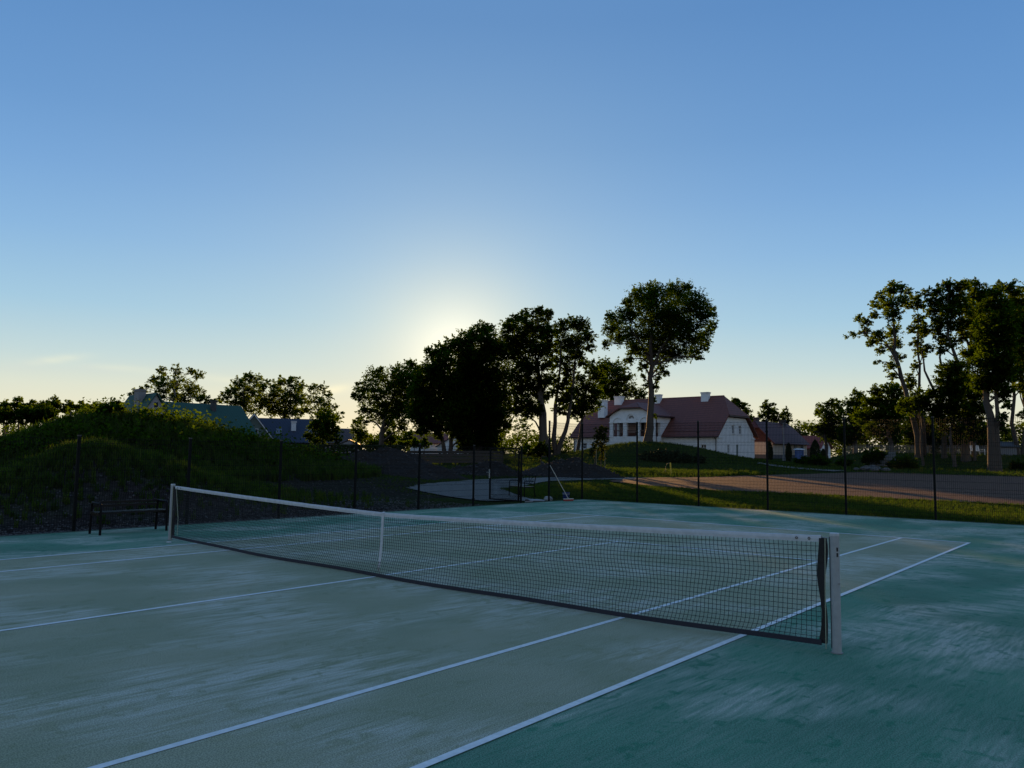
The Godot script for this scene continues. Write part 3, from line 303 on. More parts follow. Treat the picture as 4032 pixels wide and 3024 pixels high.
# ---------------------------------------------------------------- sky
func sky_texture() -> ImageTexture:
	var w := 1536; var h := 768
	var data := PackedFloat32Array()
	data.resize(w * h * 3)
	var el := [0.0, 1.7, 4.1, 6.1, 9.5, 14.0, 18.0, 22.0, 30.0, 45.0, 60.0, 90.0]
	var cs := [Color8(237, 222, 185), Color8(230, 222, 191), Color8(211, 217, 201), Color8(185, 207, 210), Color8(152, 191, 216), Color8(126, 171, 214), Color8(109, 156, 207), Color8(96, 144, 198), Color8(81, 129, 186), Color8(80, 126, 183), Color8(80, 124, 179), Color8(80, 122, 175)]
	var sun := SUN.normalized()
	# thin wisps low in the sky: azimuth, height, length, thickness in degrees, slant, strength
	var wisps := [[-53.3, 4.35, 1.3, 0.22, 0.22, 0.9], [-55.6, 4.5, 2.6, 0.13, -0.06, 0.5], [-61.0, 4.9, 4.5, 0.12, -0.05, 0.35], [-70.6, 5.6, 1.5, 0.16, 0.2, 0.4], [-67.0, 5.3, 2.0, 0.1, 0.0, 0.2]]
	for y in h:
		var up := 90.0 - 180.0 * (y + 0.5) / h
		var e := maxf(up, 0.0)
		var i := 0
		while i < 10 and e > el[i + 1]: i += 1
		var base: Color = cs[i].lerp(cs[i + 1], clampf((e - el[i]) / (el[i + 1] - el[i]), 0.0, 1.0))
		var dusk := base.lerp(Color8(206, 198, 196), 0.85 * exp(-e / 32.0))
		var cy := cos(deg_to_rad(up)); var sy := sin(deg_to_rad(up))
		for x in w:
			var az := TAU * (x + 0.5) / w   # the picture starts at -z and runs clockwise
			var d := Vector3(sin(az) * cy, sy, -cos(az) * cy)
			var g := rad_to_deg(acos(clampf(d.dot(sun), -1.0, 1.0)))
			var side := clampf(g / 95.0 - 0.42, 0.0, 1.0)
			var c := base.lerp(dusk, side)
			c = c.lerp(Color8(250, 214, 150), 0.75 * exp(-e / 3.0) * exp(-pow(g / 17.0, 2.0)))
			c = c.lerp(Color8(255, 243, 213), clampf(0.34 * exp(-pow(g / 6.0, 2.0)) + 0.50 * exp(-g / 14.0), 0.0, 1.0))
			if e > 2.0 and e < 8.0 and g < 40.0:
				var a := rad_to_deg(az) - 360.0
				for q in wisps:
					var dx: float = (a - q[0]) / q[2]
					if absf(dx) < 2.0:
						var dy: float = (up - q[1] - (a - q[0]) * q[4]) / q[3]
						c = c.lerp(Color8(255, 244, 205), q[5] * exp(-dx * dx - dy * dy))
			var l := c.srgb_to_linear()
			var boost := 1.0 + 0.25 * exp(-pow(g / 3.0, 2.0))
			if up < 0.0:
				l = Color(0.05, 0.06, 0.04)
				boost = 1.0
			var o := (y * w + x) * 3
			data[o] = l.r * boost; data[o + 1] = l.g * boost; data[o + 2] = l.b * boost
	return ImageTexture.create_from_image(Image.create_from_data(w, h, false, Image.FORMAT_RGBF, data.to_byte_array()))

func set_up() -> void:
	var cam := Camera3D.new()
	cam.name = "camera"
	add_child(cam)
	cam.position = EYE
	cam.rotation = Vector3(0.0891883, 0.6998358, 0.0136734)
	cam.fov = 52.698
	cam.near = 0.05
	cam.far = 2500.0
	cam.current = true
	var env := Environment.new()
	env.background_mode = Environment.BG_SKY
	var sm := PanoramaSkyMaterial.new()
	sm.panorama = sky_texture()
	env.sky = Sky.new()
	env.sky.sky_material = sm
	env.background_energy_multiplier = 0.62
	env.tonemap_mode = Environment.TONE_MAPPER_LINEAR
	env.tonemap_exposure = 1.77
	env.sdfgi_enabled = true
	env.ssao_enabled = true
	env.ssil_enabled = true
	var we := WorldEnvironment.new()
	we.name = "world_environment"
	we.environment = env
	add_child(we)
	var s := DirectionalLight3D.new()
	s.name = "sun"
	s.light_color = Color(1.0, 0.76, 0.46)
	s.light_energy = 1.6
	s.light_angular_distance = 0.5
	s.shadow_enabled = true
	add_child(s)
	s.basis = Basis.looking_at(-SUN)

# ---------------------------------------------------------------- ground and court
func build_ground() -> void:
	var mb := MB.new()
	var rad := [0.0]
	var r := 2.0
	while r < 900.0:
		rad.append(r)
		r += maxf(0.5, minf(r * 0.022, 1.6)) if r < 130.0 else r * 0.12
	var seg := 300
	var ns := FastNoiseLite.new()
	ns.seed = 21; ns.frequency = 0.12
	var pts := []; var cols := []
	for q in rad:
		var ring := PackedVector3Array(); var cr := PackedColorArray()
		for k in seg + 1:
			var a := TAU * (k % seg) / seg
			var x: float = EYE.x + q * cos(a); var z: float = EYE.z + q * sin(a)
			ring.append(Vector3(x, hill(x, z) - 0.03, z))
			var soil := smoothstep(-15.5, -11.5, x + ns.get_noise_2d(x * 3.0, z * 3.0) * 3.0) * smoothstep(-8.9, -9.3, x) * smoothstep(-14.0, -9.0, z)
			soil = maxf(soil, 0.85 * smoothstep(9.0, 5.0, Vector2(x + 20.5, z + 13.5).length() + ns.get_noise_2d(x * 4.0, z * 4.0) * 3.0))
			var dry := 0.5 + 0.5 * ns.get_noise_2d(x * 1.5 + 90.0, z * 1.5)
			var g := Color(0.034, 0.058, 0.017).lerp(Color(0.066, 0.076, 0.025), dry)
			cr.append(g.lerp(Color(0.055, 0.047, 0.042), clampf(soil, 0.0, 1.0)))
		pts.append(ring); cols.append(cr)
	for i in rad.size() - 1:
		for k in seg:
			var a: Vector3 = pts[i][k]; var b: Vector3 = pts[i][k + 1]; var c: Vector3 = pts[i + 1][k + 1]; var d: Vector3 = pts[i + 1][k]
			if i > 0:
				mb.v.append_array([a, c, b]); mb.col.append_array([cols[i][k], cols[i + 1][k + 1], cols[i][k + 1]])
			mb.v.append_array([a, d, c]); mb.col.append_array([cols[i][k], cols[i + 1][k], cols[i + 1][k + 1]])
	for j in range(0, mb.v.size(), 3):   # front faces up
		if (mb.v[j + 1] - mb.v[j]).cross(mb.v[j + 2] - mb.v[j]).y > 0.0:
			var t := mb.v[j + 1]; mb.v[j + 1] = mb.v[j + 2]; mb.v[j + 2] = t
			var u := mb.col[j + 1]; mb.col[j + 1] = mb.col[j + 2]; mb.col[j + 2] = u
	for p in mb.v:
		var e := 0.4
		mb.n.append(Vector3(hill(p.x - e, p.z) - hill(p.x + e, p.z), 2.0 * e, hill(p.x, p.z - e) - hill(p.x, p.z + e)).normalized() if Vector2(p.x - EYE.x, p.z - EYE.z).length() < 150.0 else Vector3.UP)
	var m := grain("ground", Color(0.55, 0.55, 0.55), Color(1, 1, 1), 3, 0.035, 5, 0.45, 0.95, 2.0)
	m.vertex_color_use_as_albedo = true
	m.metallic_specular = 0.0
	tag(part("ground", mb, m), "", "", "", "structure")

# a sheet lofted between two edges, draped on the ground
func drape(called: String, a: Array, b: Array, m: Material, up: float, sd: int, ragged: float) -> void:
	var mb := MB.new()
	var na := a.size() - 1
	var us := na * 6; var vs := 14
	var ns := FastNoiseLite.new(); ns.seed = sd; ns.frequency = 0.35
	var grid := []
	for i in us + 1:
		var t := float(i) / 6.0
		var k := mini(int(t), na - 1)
		var f := t - k
		var p := Vector2(lerpf(a[k][0], a[k + 1][0], f), lerpf(a[k][1], a[k + 1][1], f))
		var q := Vector2(lerpf(b[k][0], b[k + 1][0], f), lerpf(b[k][1], b[k + 1][1], f))
		p += (p - q).normalized() * ragged * ns.get_noise_2d(p.x * 4.0, p.y * 4.0)
		q += (q - p).normalized() * ragged * ns.get_noise_2d(q.x * 4.0, q.y * 4.0)
		var row := PackedVector3Array()
		for j in vs + 1:
			var c := p.lerp(q, float(j) / vs)
			row.append(on(c.x, c.y, up))
		grid.append(row)
	for i in us:
		for j in vs:
			mb.quad(grid[i][j], grid[i + 1][j], grid[i + 1][j + 1], grid[i][j + 1], Vector3.UP)
	tag(part(called, mb, m), "", "", "", "structure")

# brushed sand lying in artificial turf: the sand keeps to streaks along the court and to patches
func turf_image(x0: float, z0: float, sx: float, sz: float, w: int, h: int, turf: Color, turf2: Color, sand: Color, amount: float, sd: int) -> ImageTexture:
	var f := FastNoiseLite.new(); f.seed = sd; f.frequency = 1.0; f.fractal_octaves = 3
	var g := FastNoiseLite.new(); g.seed = sd + 7; g.frequency = 1.0; g.fractal_octaves = 2
	var data := PackedByteArray()
	data.resize(w * h * 3)
	var a := turf.srgb_to_linear(); var b := sand.srgb_to_linear(); var t2 := turf2.srgb_to_linear()
	var pos := 0
	for j in h:
		var z := z0 + sz * (j + 0.5) / h
		for i in w:
			var x := x0 + sx * (i + 0.5) / w
			var patch := smoothstep(-0.28, 0.42, f.get_noise_2d(x * 0.42 + z * 0.08, z * 0.30))
			var way := smoothstep(-0.5, -4.0, z + f.get_noise_2d(x * 0.5 + 70.0, z * 0.5) * 3.5) * 0.85
			var long := f.get_noise_2d(x * 5.0 + z * 0.5, z * 0.7 + 40.0)
			var cross := f.get_noise_2d(x * 0.8 + 80.0, z * 4.4)
			var hair := g.get_noise_2d(x * 24.0 + z * 1.2, z * 2.0 + 300.0) * (1.0 - way) + g.get_noise_2d(x * 2.2, z * 20.0 + 500.0) * way
			var mixed := lerpf(long, cross, way)
			var speck := g.get_noise_2d(x * 34.0, z * 30.0)
			var s := clampf(amount * 0.45 + patch * (amount * 0.9 + mixed * 0.62 + hair * 0.42) + hair * 0.10 + speck * 0.06, 0.0, 1.0)
			var spot := f.get_noise_2d(x * 3.3 + 900.0, z * 3.3)
			if spot > 0.44: s *= 0.45
			var tone := clampf(0.5 + f.get_noise_2d(x * 0.6 + 200.0, z * 0.5) * 0.9, 0.0, 1.0)
			var c := a.lerp(t2, tone).lerp(b, s)
			c = c.linear_to_srgb()
			data[pos] = int(clampf(c.r, 0, 1) * 255.0); data[pos + 1] = int(clampf(c.g, 0, 1) * 255.0); data[pos + 2] = int(clampf(c.b, 0, 1) * 255.0)
			pos += 3
	return ImageTexture.create_from_image(Image.create_from_data(w, h, false, Image.FORMAT_RGB8, data))

func sheet(called: String, x0: float, z0: float, x1: float, z1: float, y: float, m: Material, parent: Node = null) -> MeshInstance3D:
	var mb := MB.new()
	var nx := 12; var nz := 24
	for i in nx:
		for j in nz:
			var c := []
			for q in [[i, j], [i + 1, j], [i + 1, j + 1], [i, j], [i + 1, j + 1], [i, j + 1]]:
				var u := float(q[0]) / nx; var w := float(q[1]) / nz
				mb.v.append(Vector3(lerpf(x0, x1, u), y, lerpf(z0, z1, w)))
				mb.uv.append(Vector2(u, w)); mb.n.append(Vector3.UP)
	var o := part(called, mb, m, parent)
	return o

func turf_mat(key: String, tex: Texture2D) -> StandardMaterial3D:
	var m := mat(key, Color.WHITE, 0.95)
	m.metallic_specular = 0.1
	m.albedo_texture = tex
	var sp := noise_image(77, 0.16, 4, 512)
	var im := Image.create(512, 512, false, Image.FORMAT_RGB8)
	for y in 512:
		for x in 512:
			var k := lerpf(0.74, 1.0, smoothstep(0.2, 0.75, sp.get_pixel(x, y).r))
			im.set_pixel(x, y, Color(k, k, k))
	m.detail_enabled = true
	m.detail_albedo = ImageTexture.create_from_image(im)
	m.detail_blend_mode = BaseMaterial3D.BLEND_MODE_MUL
	m.detail_uv_layer = BaseMaterial3D.DETAIL_UV_2
	m.uv2_triplanar = true
	m.uv2_world_triplanar = true
	m.uv2_scale = Vector3.ONE * 0.9
	return m

func build_court() -> void:
	var green := turf_image(-9.15, -18.25, 18.3, 36.5, 1400, 1800, lin(0.035, 0.20, 0.115), lin(0.06, 0.27, 0.155), lin(0.52, 0.55, 0.44), 0.50, 4)
	var o := sheet("court_surround", -9.15, -18.25, 9.15, 18.25, 0.0, turf_mat("green_turf", green))
	tag(o, "", "", "", "structure")
	var tan_ := turf_image(-5.485, -11.885, 10.97, 23.77, 900, 1500, lin(0.29, 0.32, 0.18), lin(0.39, 0.39, 0.24), lin(0.62, 0.61, 0.49), 0.42, 14)
	o = sheet("court", -5.485, -11.885, 5.485, 11.885, 0.004, turf_mat("sand_turf", tan_))
	tag(o, "", "", "", "structure")
	var edge := MB.new()   # concrete edging that closes the turf
	edge.box(Vector3(-9.19, -0.04, 0), Vector3(0.07, 0.1, 36.6))
	edge.box(Vector3(0, -0.04, -18.29), Vector3(18.3, 0.1, 0.07))
	edge.box(Vector3(9.19, -0.04, 0), Vector3(0.07, 0.1, 36.6))
	tag(part("court_edging", edge, grain("edging", lin(0.02, 0.05, 0.035), lin(0.05, 0.08, 0.06), 8, 0.05, 3, 0.8)), "", "", "", "structure")
	var white := grain("line_paint", lin(0.62, 0.63, 0.60), lin(0.80, 0.80, 0.77), 12, 0.06, 4, 0.7, 0.9)
	white.metallic_specular = 0.2
	var w := 0.065
	var lines := []
	for x in [-5.46, -4.115, 4.115, 5.46]: lines.append([x - w * 0.5, -11.885, x + w * 0.5, 11.885])
	for z in [-11.85, 11.85]: lines.append([-5.485, z - 0.045, 5.485, z + 0.045])
	for z in [-6.4, 6.4]: lines.append([-4.09, z - w * 0.5, 4.09, z + w * 0.5])
	lines.append([-w * 0.5, -6.375, w * 0.5, 6.375])
	for k in lines.size():
		var l: Array = lines[k]
		tag(sheet("court_line", l[0], l[1], l[2], l[3], 0.008 if k < 4 or k == 8 else 0.0105, white), "", "", "", "structure")

# ---------------------------------------------------------------- net
func top_of_net(x: float) -> float:
	return 0.914 + (1.07 - 0.914) * pow(absf(x) / 6.3, 1.25)
func net_point(x: float, t: float) -> Vector3:   # t 0 under the band, 1 at the bottom tape
	var top := top_of_net(x) - 0.055
	var low := 0.035 + 0.05 * pow(absf(x) / 6.3, 3.0)
	var bow := 0.17 * (1.0 - 0.75 * pow(absf(x) / 6.3, 2.0)) * (0.8 + 0.2 * sin(x * 1.7))
	var z := bow * pow(t, 4.0) + 0.018 * sin(t * 9.0 + x * 1.3) * t * (1.0 - t) * 4.0
	var sway := 0.012 * sin(t * 11.0 + sin(x * 2.1) * 2.0) + 0.10 * pow(t, 4.0) * sin(x * 0.6 + 0.5)
	var sag := 0.012 * sin(x * 3.0) * t
	return Vector3(x + sway * smoothstep(6.25, 5.6, absf(x)), lerpf(top, low, t) + sag * (1.0 - t), z)

func build_net() -> void:
	var cord := mat("net_cord", lin(0.012, 0.013, 0.014), 0.8)
	var dark := mat("net_tape", lin(0.010, 0.011, 0.022), 0.7)
	var band := grain("net_band", lin(0.40, 0.42, 0.43), lin(0.52, 0.54, 0.55), 31, 0.03, 3, 1.2, 0.85)
	var t := thing("tennis_net", "black tennis net with white top band stretched across the court", "net", Vector3.ZERO)
	var mb := MB.new()
	var nx := 280; var ny := 20
	var pts := []
	for i in nx + 1:
		var col := PackedVector3Array()
		var x := -6.27 + 12.54 * i / nx
		for j in ny + 1: col.append(net_point(x, float(j) / ny))
		pts.append(col)
	for i in nx + 1:
		for j in ny: strand(mb, pts[i][j], pts[i][j + 1], 0.0031)
	for j in range(0, ny + 1):
		for i in nx: strand(mb, pts[i][j], pts[i + 1][j], 0.0029)
	tag(part("netting", mb, cord, t), "", "", "", "stuff")
	# headband: a folded strip of canvas with soft wrinkles
	mb = MB.new()
	var seg := 150
	var ns := FastNoiseLite.new(); ns.seed = 9; ns.frequency = 1.0
	for i in seg:
		var q := []
		for k in 2:
			var x := -6.28 + 12.56 * (i + k) / seg
			var y := top_of_net(x)
			var wob := 0.004 * ns.get_noise_1d(x * 5.0)
			q.append([Vector3(x, y - 0.062 + wob, 0.014 + wob), Vector3(x, y - 0.030, 0.017), Vector3(x, y - 0.006 + wob, 0.010), Vector3(x, y + wob, 0.0), Vector3(x, y - 0.006, -0.010), Vector3(x, y - 0.062, -0.014)])
		for k in 5:
			var out := [Vector3(0, 0, 1), Vector3(0, 0.2, 1), Vector3(0, 1, 0.6), Vector3(0, 1, -0.6), Vector3(0, 0, -1)]
			mb.quad(q[0][k], q[1][k], q[1][k + 1], q[0][k + 1], out[k])
	part("headband", mb, band, t)
	mb = MB.new()   # bottom tape
	for i in 100:
		var x0 := -6.27 + 12.54 * i / 100.0; var x1 := -6.27 + 12.54 * (i + 1) / 100.0
		var a := net_point(x0, 1.0); var b := net_point(x1, 1.0)
		mb.hexa([a + Vector3(0, 0.022, 0.006), b + Vector3(0, 0.022, 0.006), b + Vector3(0, 0.022, -0.006), a + Vector3(0, 0.022, -0.006), a + Vector3(0, -0.026, 0.008), b + Vector3(0, -0.026, 0.008), b + Vector3(0, -0.026, -0.008), a + Vector3(0, -0.026, -0.008)])
	part("bottom_tape", mb, dark, t)
	for s in [-1.0, 1.0]:   # side bands, slack and folded, with the lacing rod
		mb = MB.new()
		for i in 16:
			var q := []
			for k in 2:
				var f := float(i + k) / 16.0
				var y := lerpf(1.045, 0.075, f)
				var wv := 0.022 * sin(f * 9.0 + 1.0)
				var e := 0.030 + 0.012 * sin(f * 7.0)
				q.append([Vector3(s * (6.285 + wv * 0.6) - e, y, 0.02 + wv * 0.4), Vector3(s * (6.285 + wv * 0.6) + e, y, 0.02 - wv * 0.3), Vector3(s * (6.285 + wv * 0.6) + e, y, -0.006 - wv * 0.3), Vector3(s * (6.285 + wv * 0.6) - e, y, -0.006 + wv * 0.4)])
			mb.hexa([q[0][0], q[0][1], q[0][2], q[0][3], q[1][0], q[1][1], q[1][2], q[1][3]])
		part("side_band", mb, mat("side_band", lin(0.008, 0.007, 0.007), 0.75), t)
		mb = MB.new()
		mb.tube([Vector3(s * 6.325, 1.05, 0.035), Vector3(s * 6.318, 0.6, 0.04), Vector3(s * 6.312, 0.03, 0.035)], [0.005, 0.005, 0.005], 6)
		part("lacing_rod", mb, mat("rod_fibre", lin(0.25, 0.28, 0.2), 0.5), t)
		mb = MB.new()   # wire to the post
		mb.tube([Vector3(s * 6.20, top_of_net(6.2) - 0.02, 0.0), Vector3(s * 6.36, 1.052, 0.0)], [0.004, 0.004], 6)
		part("cable", mb, mat("steel_wire", lin(0.3, 0.3, 0.3), 0.4, 0.8), t)
		for k in 2:
			mb = MB.new()
			var c := Vector3(s * (6.05 + 0.12 * k), top_of_net(6.05 + 0.12 * k) - 0.032, 0.018)
			for a in 10:
				var p0 := TAU * a / 10.0; var p1 := TAU * (a + 1) / 10.0
				var d0 := Vector3(cos(p0), sin(p0), 0); var d1 := Vector3(cos(p1), sin(p1), 0)
				mb.hexa([c + d0 * 0.007, c + d1 * 0.007, c + d1 * 0.013, c + d0 * 0.013, c + d0 * 0.007 + Vector3(0, 0, 0.003), c + d1 * 0.007 + Vector3(0, 0, 0.003), c + d1 * 0.013 + Vector3(0, 0, 0.003), c + d0 * 0.013 + Vector3(0, 0, 0.003)])
			part("eyelet", mb, mat("eyelet_brass", lin(0.05, 0.045, 0.04), 0.5, 0.6), t)
	mb = MB.new()   # a lacing cord hanging loose by the far post
	mb.tube([Vector3(-6.22, 1.03, 0.02), Vector3(-6.14, 0.75, 0.03), Vector3(-6.07, 0.45, 0.03), Vector3(-6.03, 0.12, 0.05)], [0.005, 0.006, 0.006, 0.005], 5)
	part("lacing_cord", mb, mat("rod_fibre", lin(0.25, 0.28, 0.2), 0.5), t)
	mb = MB.new()   # centre strap
	var prof := [Vector3(0, 0.925, 0.0), Vector3(0, 0.91, 0.022), Vector3(0, 0.84, 0.026), Vector3(0, 0.5, 0.034), Vector3(0, 0.2, 0.06), Vector3(0, 0.13, 0.075)]
	for i in prof.size() - 1:
		var a: Vector3 = prof[i]; var b: Vector3 = prof[i + 1]
		var wx := Vector3(0.026, 0, 0); var tz := Vector3(0, 0, 0.003)
		mb.hexa([a - wx, a + wx, a + wx - tz, a - wx - tz, b - wx, b + wx, b + wx - tz, b - wx - tz])
	part("centre_strap", mb, band, t)
	mb = MB.new()
	mb.box(Vector3(0.0, 0.115, 0.078), Vector3(0.036, 0.045, 0.014))
	mb.tube([Vector3(0, 0.10, 0.08), Vector3(0.01, 0.05, 0.06), Vector3(0, 0.0, 0.03)], [0.006, 0.005, 0.006], 6)
	part("strap_buckle", mb, mat("buckle", lin(0.3, 0.32, 0.3), 0.5, 0.3), t)

func strand(mb: MB, a: Vector3, b: Vector3, r: float) -> void:   # three-sided cord
	var d := (b - a).normalized()
	var s := d.cross(Vector3(0.3, 0.2, 0.93)).normalized() * r
	var u := d.cross(s).normalized() * r
	var o := [s, s * -0.5 + u * 0.87, s * -0.5 - u * 0.87]
	for k in 3:
		var l := (k + 1) % 3
		mb.v.append_array([a + o[k], a + o[l], b + o[l], a + o[k], b + o[l], b + o[k]])

func build_post(x: float, label: String) -> void:
	var alu := grain("post_paint", lin(0.24, 0.26, 0.265), lin(0.32, 0.34, 0.345), 41, 0.02, 3, 1.5, 0.45)
	var t := thing("net_post", label, "post", Vector3(x, 0, 0), 0.0, "white metal net posts")
	var s := signf(x)
	var mb := MB.new()   # rounded profile with a slot towards the net
	var ring := []
	var n := 28
	for k in n:
		var a := TAU * k / n
		var p := Vector2(0.041 * signf(cos(a)) * pow(absf(cos(a)), 0.92), 0.041 * signf(sin(a)) * pow(absf(sin(a)), 0.92))
		var toward := -s * cos(a)
		if toward > 0.98: p.x -= -s * 0.018
		ring.append(p)
	for k in n:
		var l := (k + 1) % n
		var a: Vector2 = ring[k]; var b: Vector2 = ring[l]
		var na := Vector3(a.x, 0, a.y).normalized(); var nb := Vector3(b.x, 0, b.y).normalized()
		mb.smooth4(Vector3(a.x, -0.2, a.y), Vector3(b.x, -0.2, b.y), Vector3(b.x, 1.08, b.y), Vector3(a.x, 1.08, a.y), na, nb, nb, na)
	part("shaft", mb, alu, t)
	mb = MB.new()
	for k in n:
		var l := (k + 1) % n
		var a: Vector2 = ring[k] * 1.03; var b: Vector2 = ring[l] * 1.03
		mb.quad(Vector3(a.x, 1.075, a.y), Vector3(b.x, 1.075, b.y), Vector3(b.x, 1.094, b.y), Vector3(a.x, 1.094, a.y), Vector3(a.x, 0, a.y))
		mb.quad(Vector3(a.x, 1.094, a.y), Vector3(b.x, 1.094, b.y), Vector3(b.x * 0.85, 1.102, b.y * 0.85), Vector3(a.x * 0.85, 1.102, a.y * 0.85), Vector3.UP)
		mb.tri(Vector3(a.x * 0.85, 1.102, a.y * 0.85), Vector3(b.x * 0.85, 1.102, b.y * 0.85), Vector3(0, 1.102, 0), Vector3.UP)
	part("cap", mb, mat("cap_plastic", lin(0.42, 0.44, 0.45), 0.4), t)
	mb = MB.new()
	mb.box(Vector3(-s * 0.044, 0.55, 0), Vector3(0.008, 1.02, 0.022))
	part("net_channel", mb, mat("channel_dark", lin(0.03, 0.03, 0.035), 0.5, 0.4), t)
	mb = MB.new()
	mb.cbox(Vector3(0, 0.006, 0), Vector3(0.10, 0.008, 0.10), 0.028)
	part("ground_sleeve", mb, mat("sleeve", lin(0.2, 0.22, 0.22), 0.6, 0.2), t)
	if x > 0.0:   # two small dark stickers and a set screw
		for k in 2:
			mb = MB.new()
			mb.box(Vector3(0.031, 0.93 + 0.022 - 0.05 * k, 0.028), Vector3(0.016, 0.036, 0.006), Basis(Vector3.UP, 0.75))
			part("sticker", mb, mat("sticker", lin(0.01, 0.01, 0.012), 0.5), t)
		mb = MB.new()
		mb.tube([Vector3(0.03, 0.64, 0.02), Vector3(0.047, 0.64, 0.026)], [0.006, 0.006], 8)
		part("set_screw", mb, mat("steel_wire", lin(0.3, 0.3, 0.3), 0.4, 0.8), t)

# ---------------------------------------------------------------- fence
func wire_panel(a: Vector3, b: Vector3, hgt: float) -> MB:
	var mb := MB.new()
	var d := (b - a); var len := d.length(); d /= len
	var side := d.cross(Vector3.UP).normalized()
	var folds := [0.15, 0.8, 1.35, 1.85] if hgt < 2.5 else [0.15, 0.9, 1.6, 2.25, 2.85]
	var ys := [0.05]; var off := [0.0]
	for f in folds:
		ys.append_array([f - 0.05, f, f + 0.05]); off.append_array([0.0, 0.035, 0.0])
	ys.append(hgt + 0.03); off.append(0.0)
	var cnt := int(len / 0.05)
	for i in range(1, cnt):
		var p := a + d * (len * i / cnt)
		for k in ys.size() - 1:
			strand(mb, p + Vector3.UP * ys[k] + side * off[k], p + Vector3.UP * ys[k + 1] + side * off[k + 1], 0.004)
	var rows := [0.07]
	for f in folds: rows.append_array([f - 0.05, f + 0.05])
	var y := 0.35
	while y < hgt - 0.1:
		var near := false
		for f in folds:
			if absf(f - y) < 0.11: near = true
		if not near: rows.append(y)
		y += 0.2
	rows.append(hgt - 0.005)
	for r in rows:
		strand(mb, a + Vector3.UP * r + side * 0.004, b + Vector3.UP * r + side * 0.004, 0.004)
	return mb

func fence_post(t: Node3D, p: Vector3, hgt: float) -> void:
	var mb := MB.new()
	mb.cbox(p + Vector3(0, hgt * 0.5 - 0.05, 0), Vector3(0.06, hgt + 0.14, 0.06), 0.008)
	var o := part("post", mb, mats["fence_paint"], t)
	mb = MB.new()
	mb.cbox(p + Vector3(0, hgt + 0.032, 0), Vector3(0.068, 0.03, 0.068), 0.012)
	part("post_cap", mb, mat("cap_black", lin(0.02, 0.02, 0.022), 0.5), o)
	for k in 3:
		mb = MB.new()
		mb.box(p + Vector3(0, hgt * (0.12 + 0.38 * k), 0), Vector3(0.078, 0.035, 0.078))
		part("clamp", mb, mats["fence_paint"], o)

func build_fence() -> void:
	var paint := mat("fence_paint", lin(0.006, 0.007, 0.007), 0.7)
	paint.metallic_specular = 0.2
	var side := thing("wire_fence", "low dark wire mesh fence along the court side, in front of the earth mounds", "fence", Vector3(-9.25, 0, 0))
	var zs := [8.28, 5.76, 3.24, 0.72, -1.80, -4.33, -6.85, -9.37, -11.9, -14.45]
	for z in zs: fence_post(side, Vector3(0, 0, z), 2.03)
	for i in zs.size() - 1:
		part("mesh_panel", wire_panel(Vector3(0, 0, zs[i] - 0.04), Vector3(0, 0, zs[i + 1] + 0.04), 2.0), paint, side)
	var back := thing("wire_fence", "tall dark wire mesh fence across the far end of the court", "fence", Vector3(-9.25, 0, -18.33))
	fence_post(back, Vector3(0, 0, 2.2), 3.03)
	part("mesh_panel", wire_panel(Vector3(0, 0, 2.16), Vector3(0, 0, 0.04), 3.0), paint, back)
	var xs := [0.0, 2.55, 5.1, 7.65, 10.2, 12.75, 15.3, 17.85]
	for x in xs: fence_post(back, Vector3(x, 0, 0), 3.03)
	for i in xs.size() - 1:
		part("mesh_panel", wire_panel(Vector3(xs[i] + 0.04, 0, 0), Vector3(xs[i + 1] - 0.04, 0, 0), 3.0), paint, back)
	# the gate stands open, swung away from the court
	var g := thing("gate", "open dark wire mesh gate leaf with a pale lever handle", "gate", Vector3(-9.31, 0.0, -14.45), deg_to_rad(-6.0))
	var mb := MB.new()
	for q in [[Vector3(-0.06, 1.03, 0), Vector3(0.05, 1.96, 0.05)], [Vector3(-1.62, 1.03, 0), Vector3(0.05, 1.96, 0.05)], [Vector3(-0.84, 1.985, 0), Vector3(1.61, 0.05, 0.05)], [Vector3(-0.84, 0.075, 0), Vector3(1.61, 0.05, 0.05)]]:
		mb.box(q[0], q[1])
	part("frame", mb, paint, g)
	part("mesh_panel", wire_panel(Vector3(-0.09, 0.05, 0), Vector3(-1.59, 0.05, 0), 1.9), paint, g)
	mb = MB.new()
	mb.box(Vector3(-1.62, 1.02, 0.035), Vector3(0.04, 0.34, 0.022))
	var pl := part("lock_plate", mb, mat("handle_alu", lin(0.5, 0.52, 0.5), 0.35, 0.5), g)
	mb = MB.new()
	mb.tube([Vector3(-1.62, 1.08, 0.04), Vector3(-1.62, 1.08, 0.10), Vector3(-1.50, 1.08, 0.105)], [0.011, 0.011, 0.011], 8)
	mb.tube([Vector3(-1.66, 1.08, 0.06), Vector3(-1.76, 1.08, 0.06)], [0.011, 0.011], 8)
	part("handle", mb, mat("handle_alu", lin(0.5, 0.52, 0.5), 0.35, 0.5), pl)
	for y in [0.35, 1.65]:
		mb = MB.new()
		mb.tube([Vector3(-0.03, y - 0.05, 0), Vector3(-0.03, y + 0.05, 0)], [0.016, 0.016], 8)
		part("hinge", mb, paint, g)

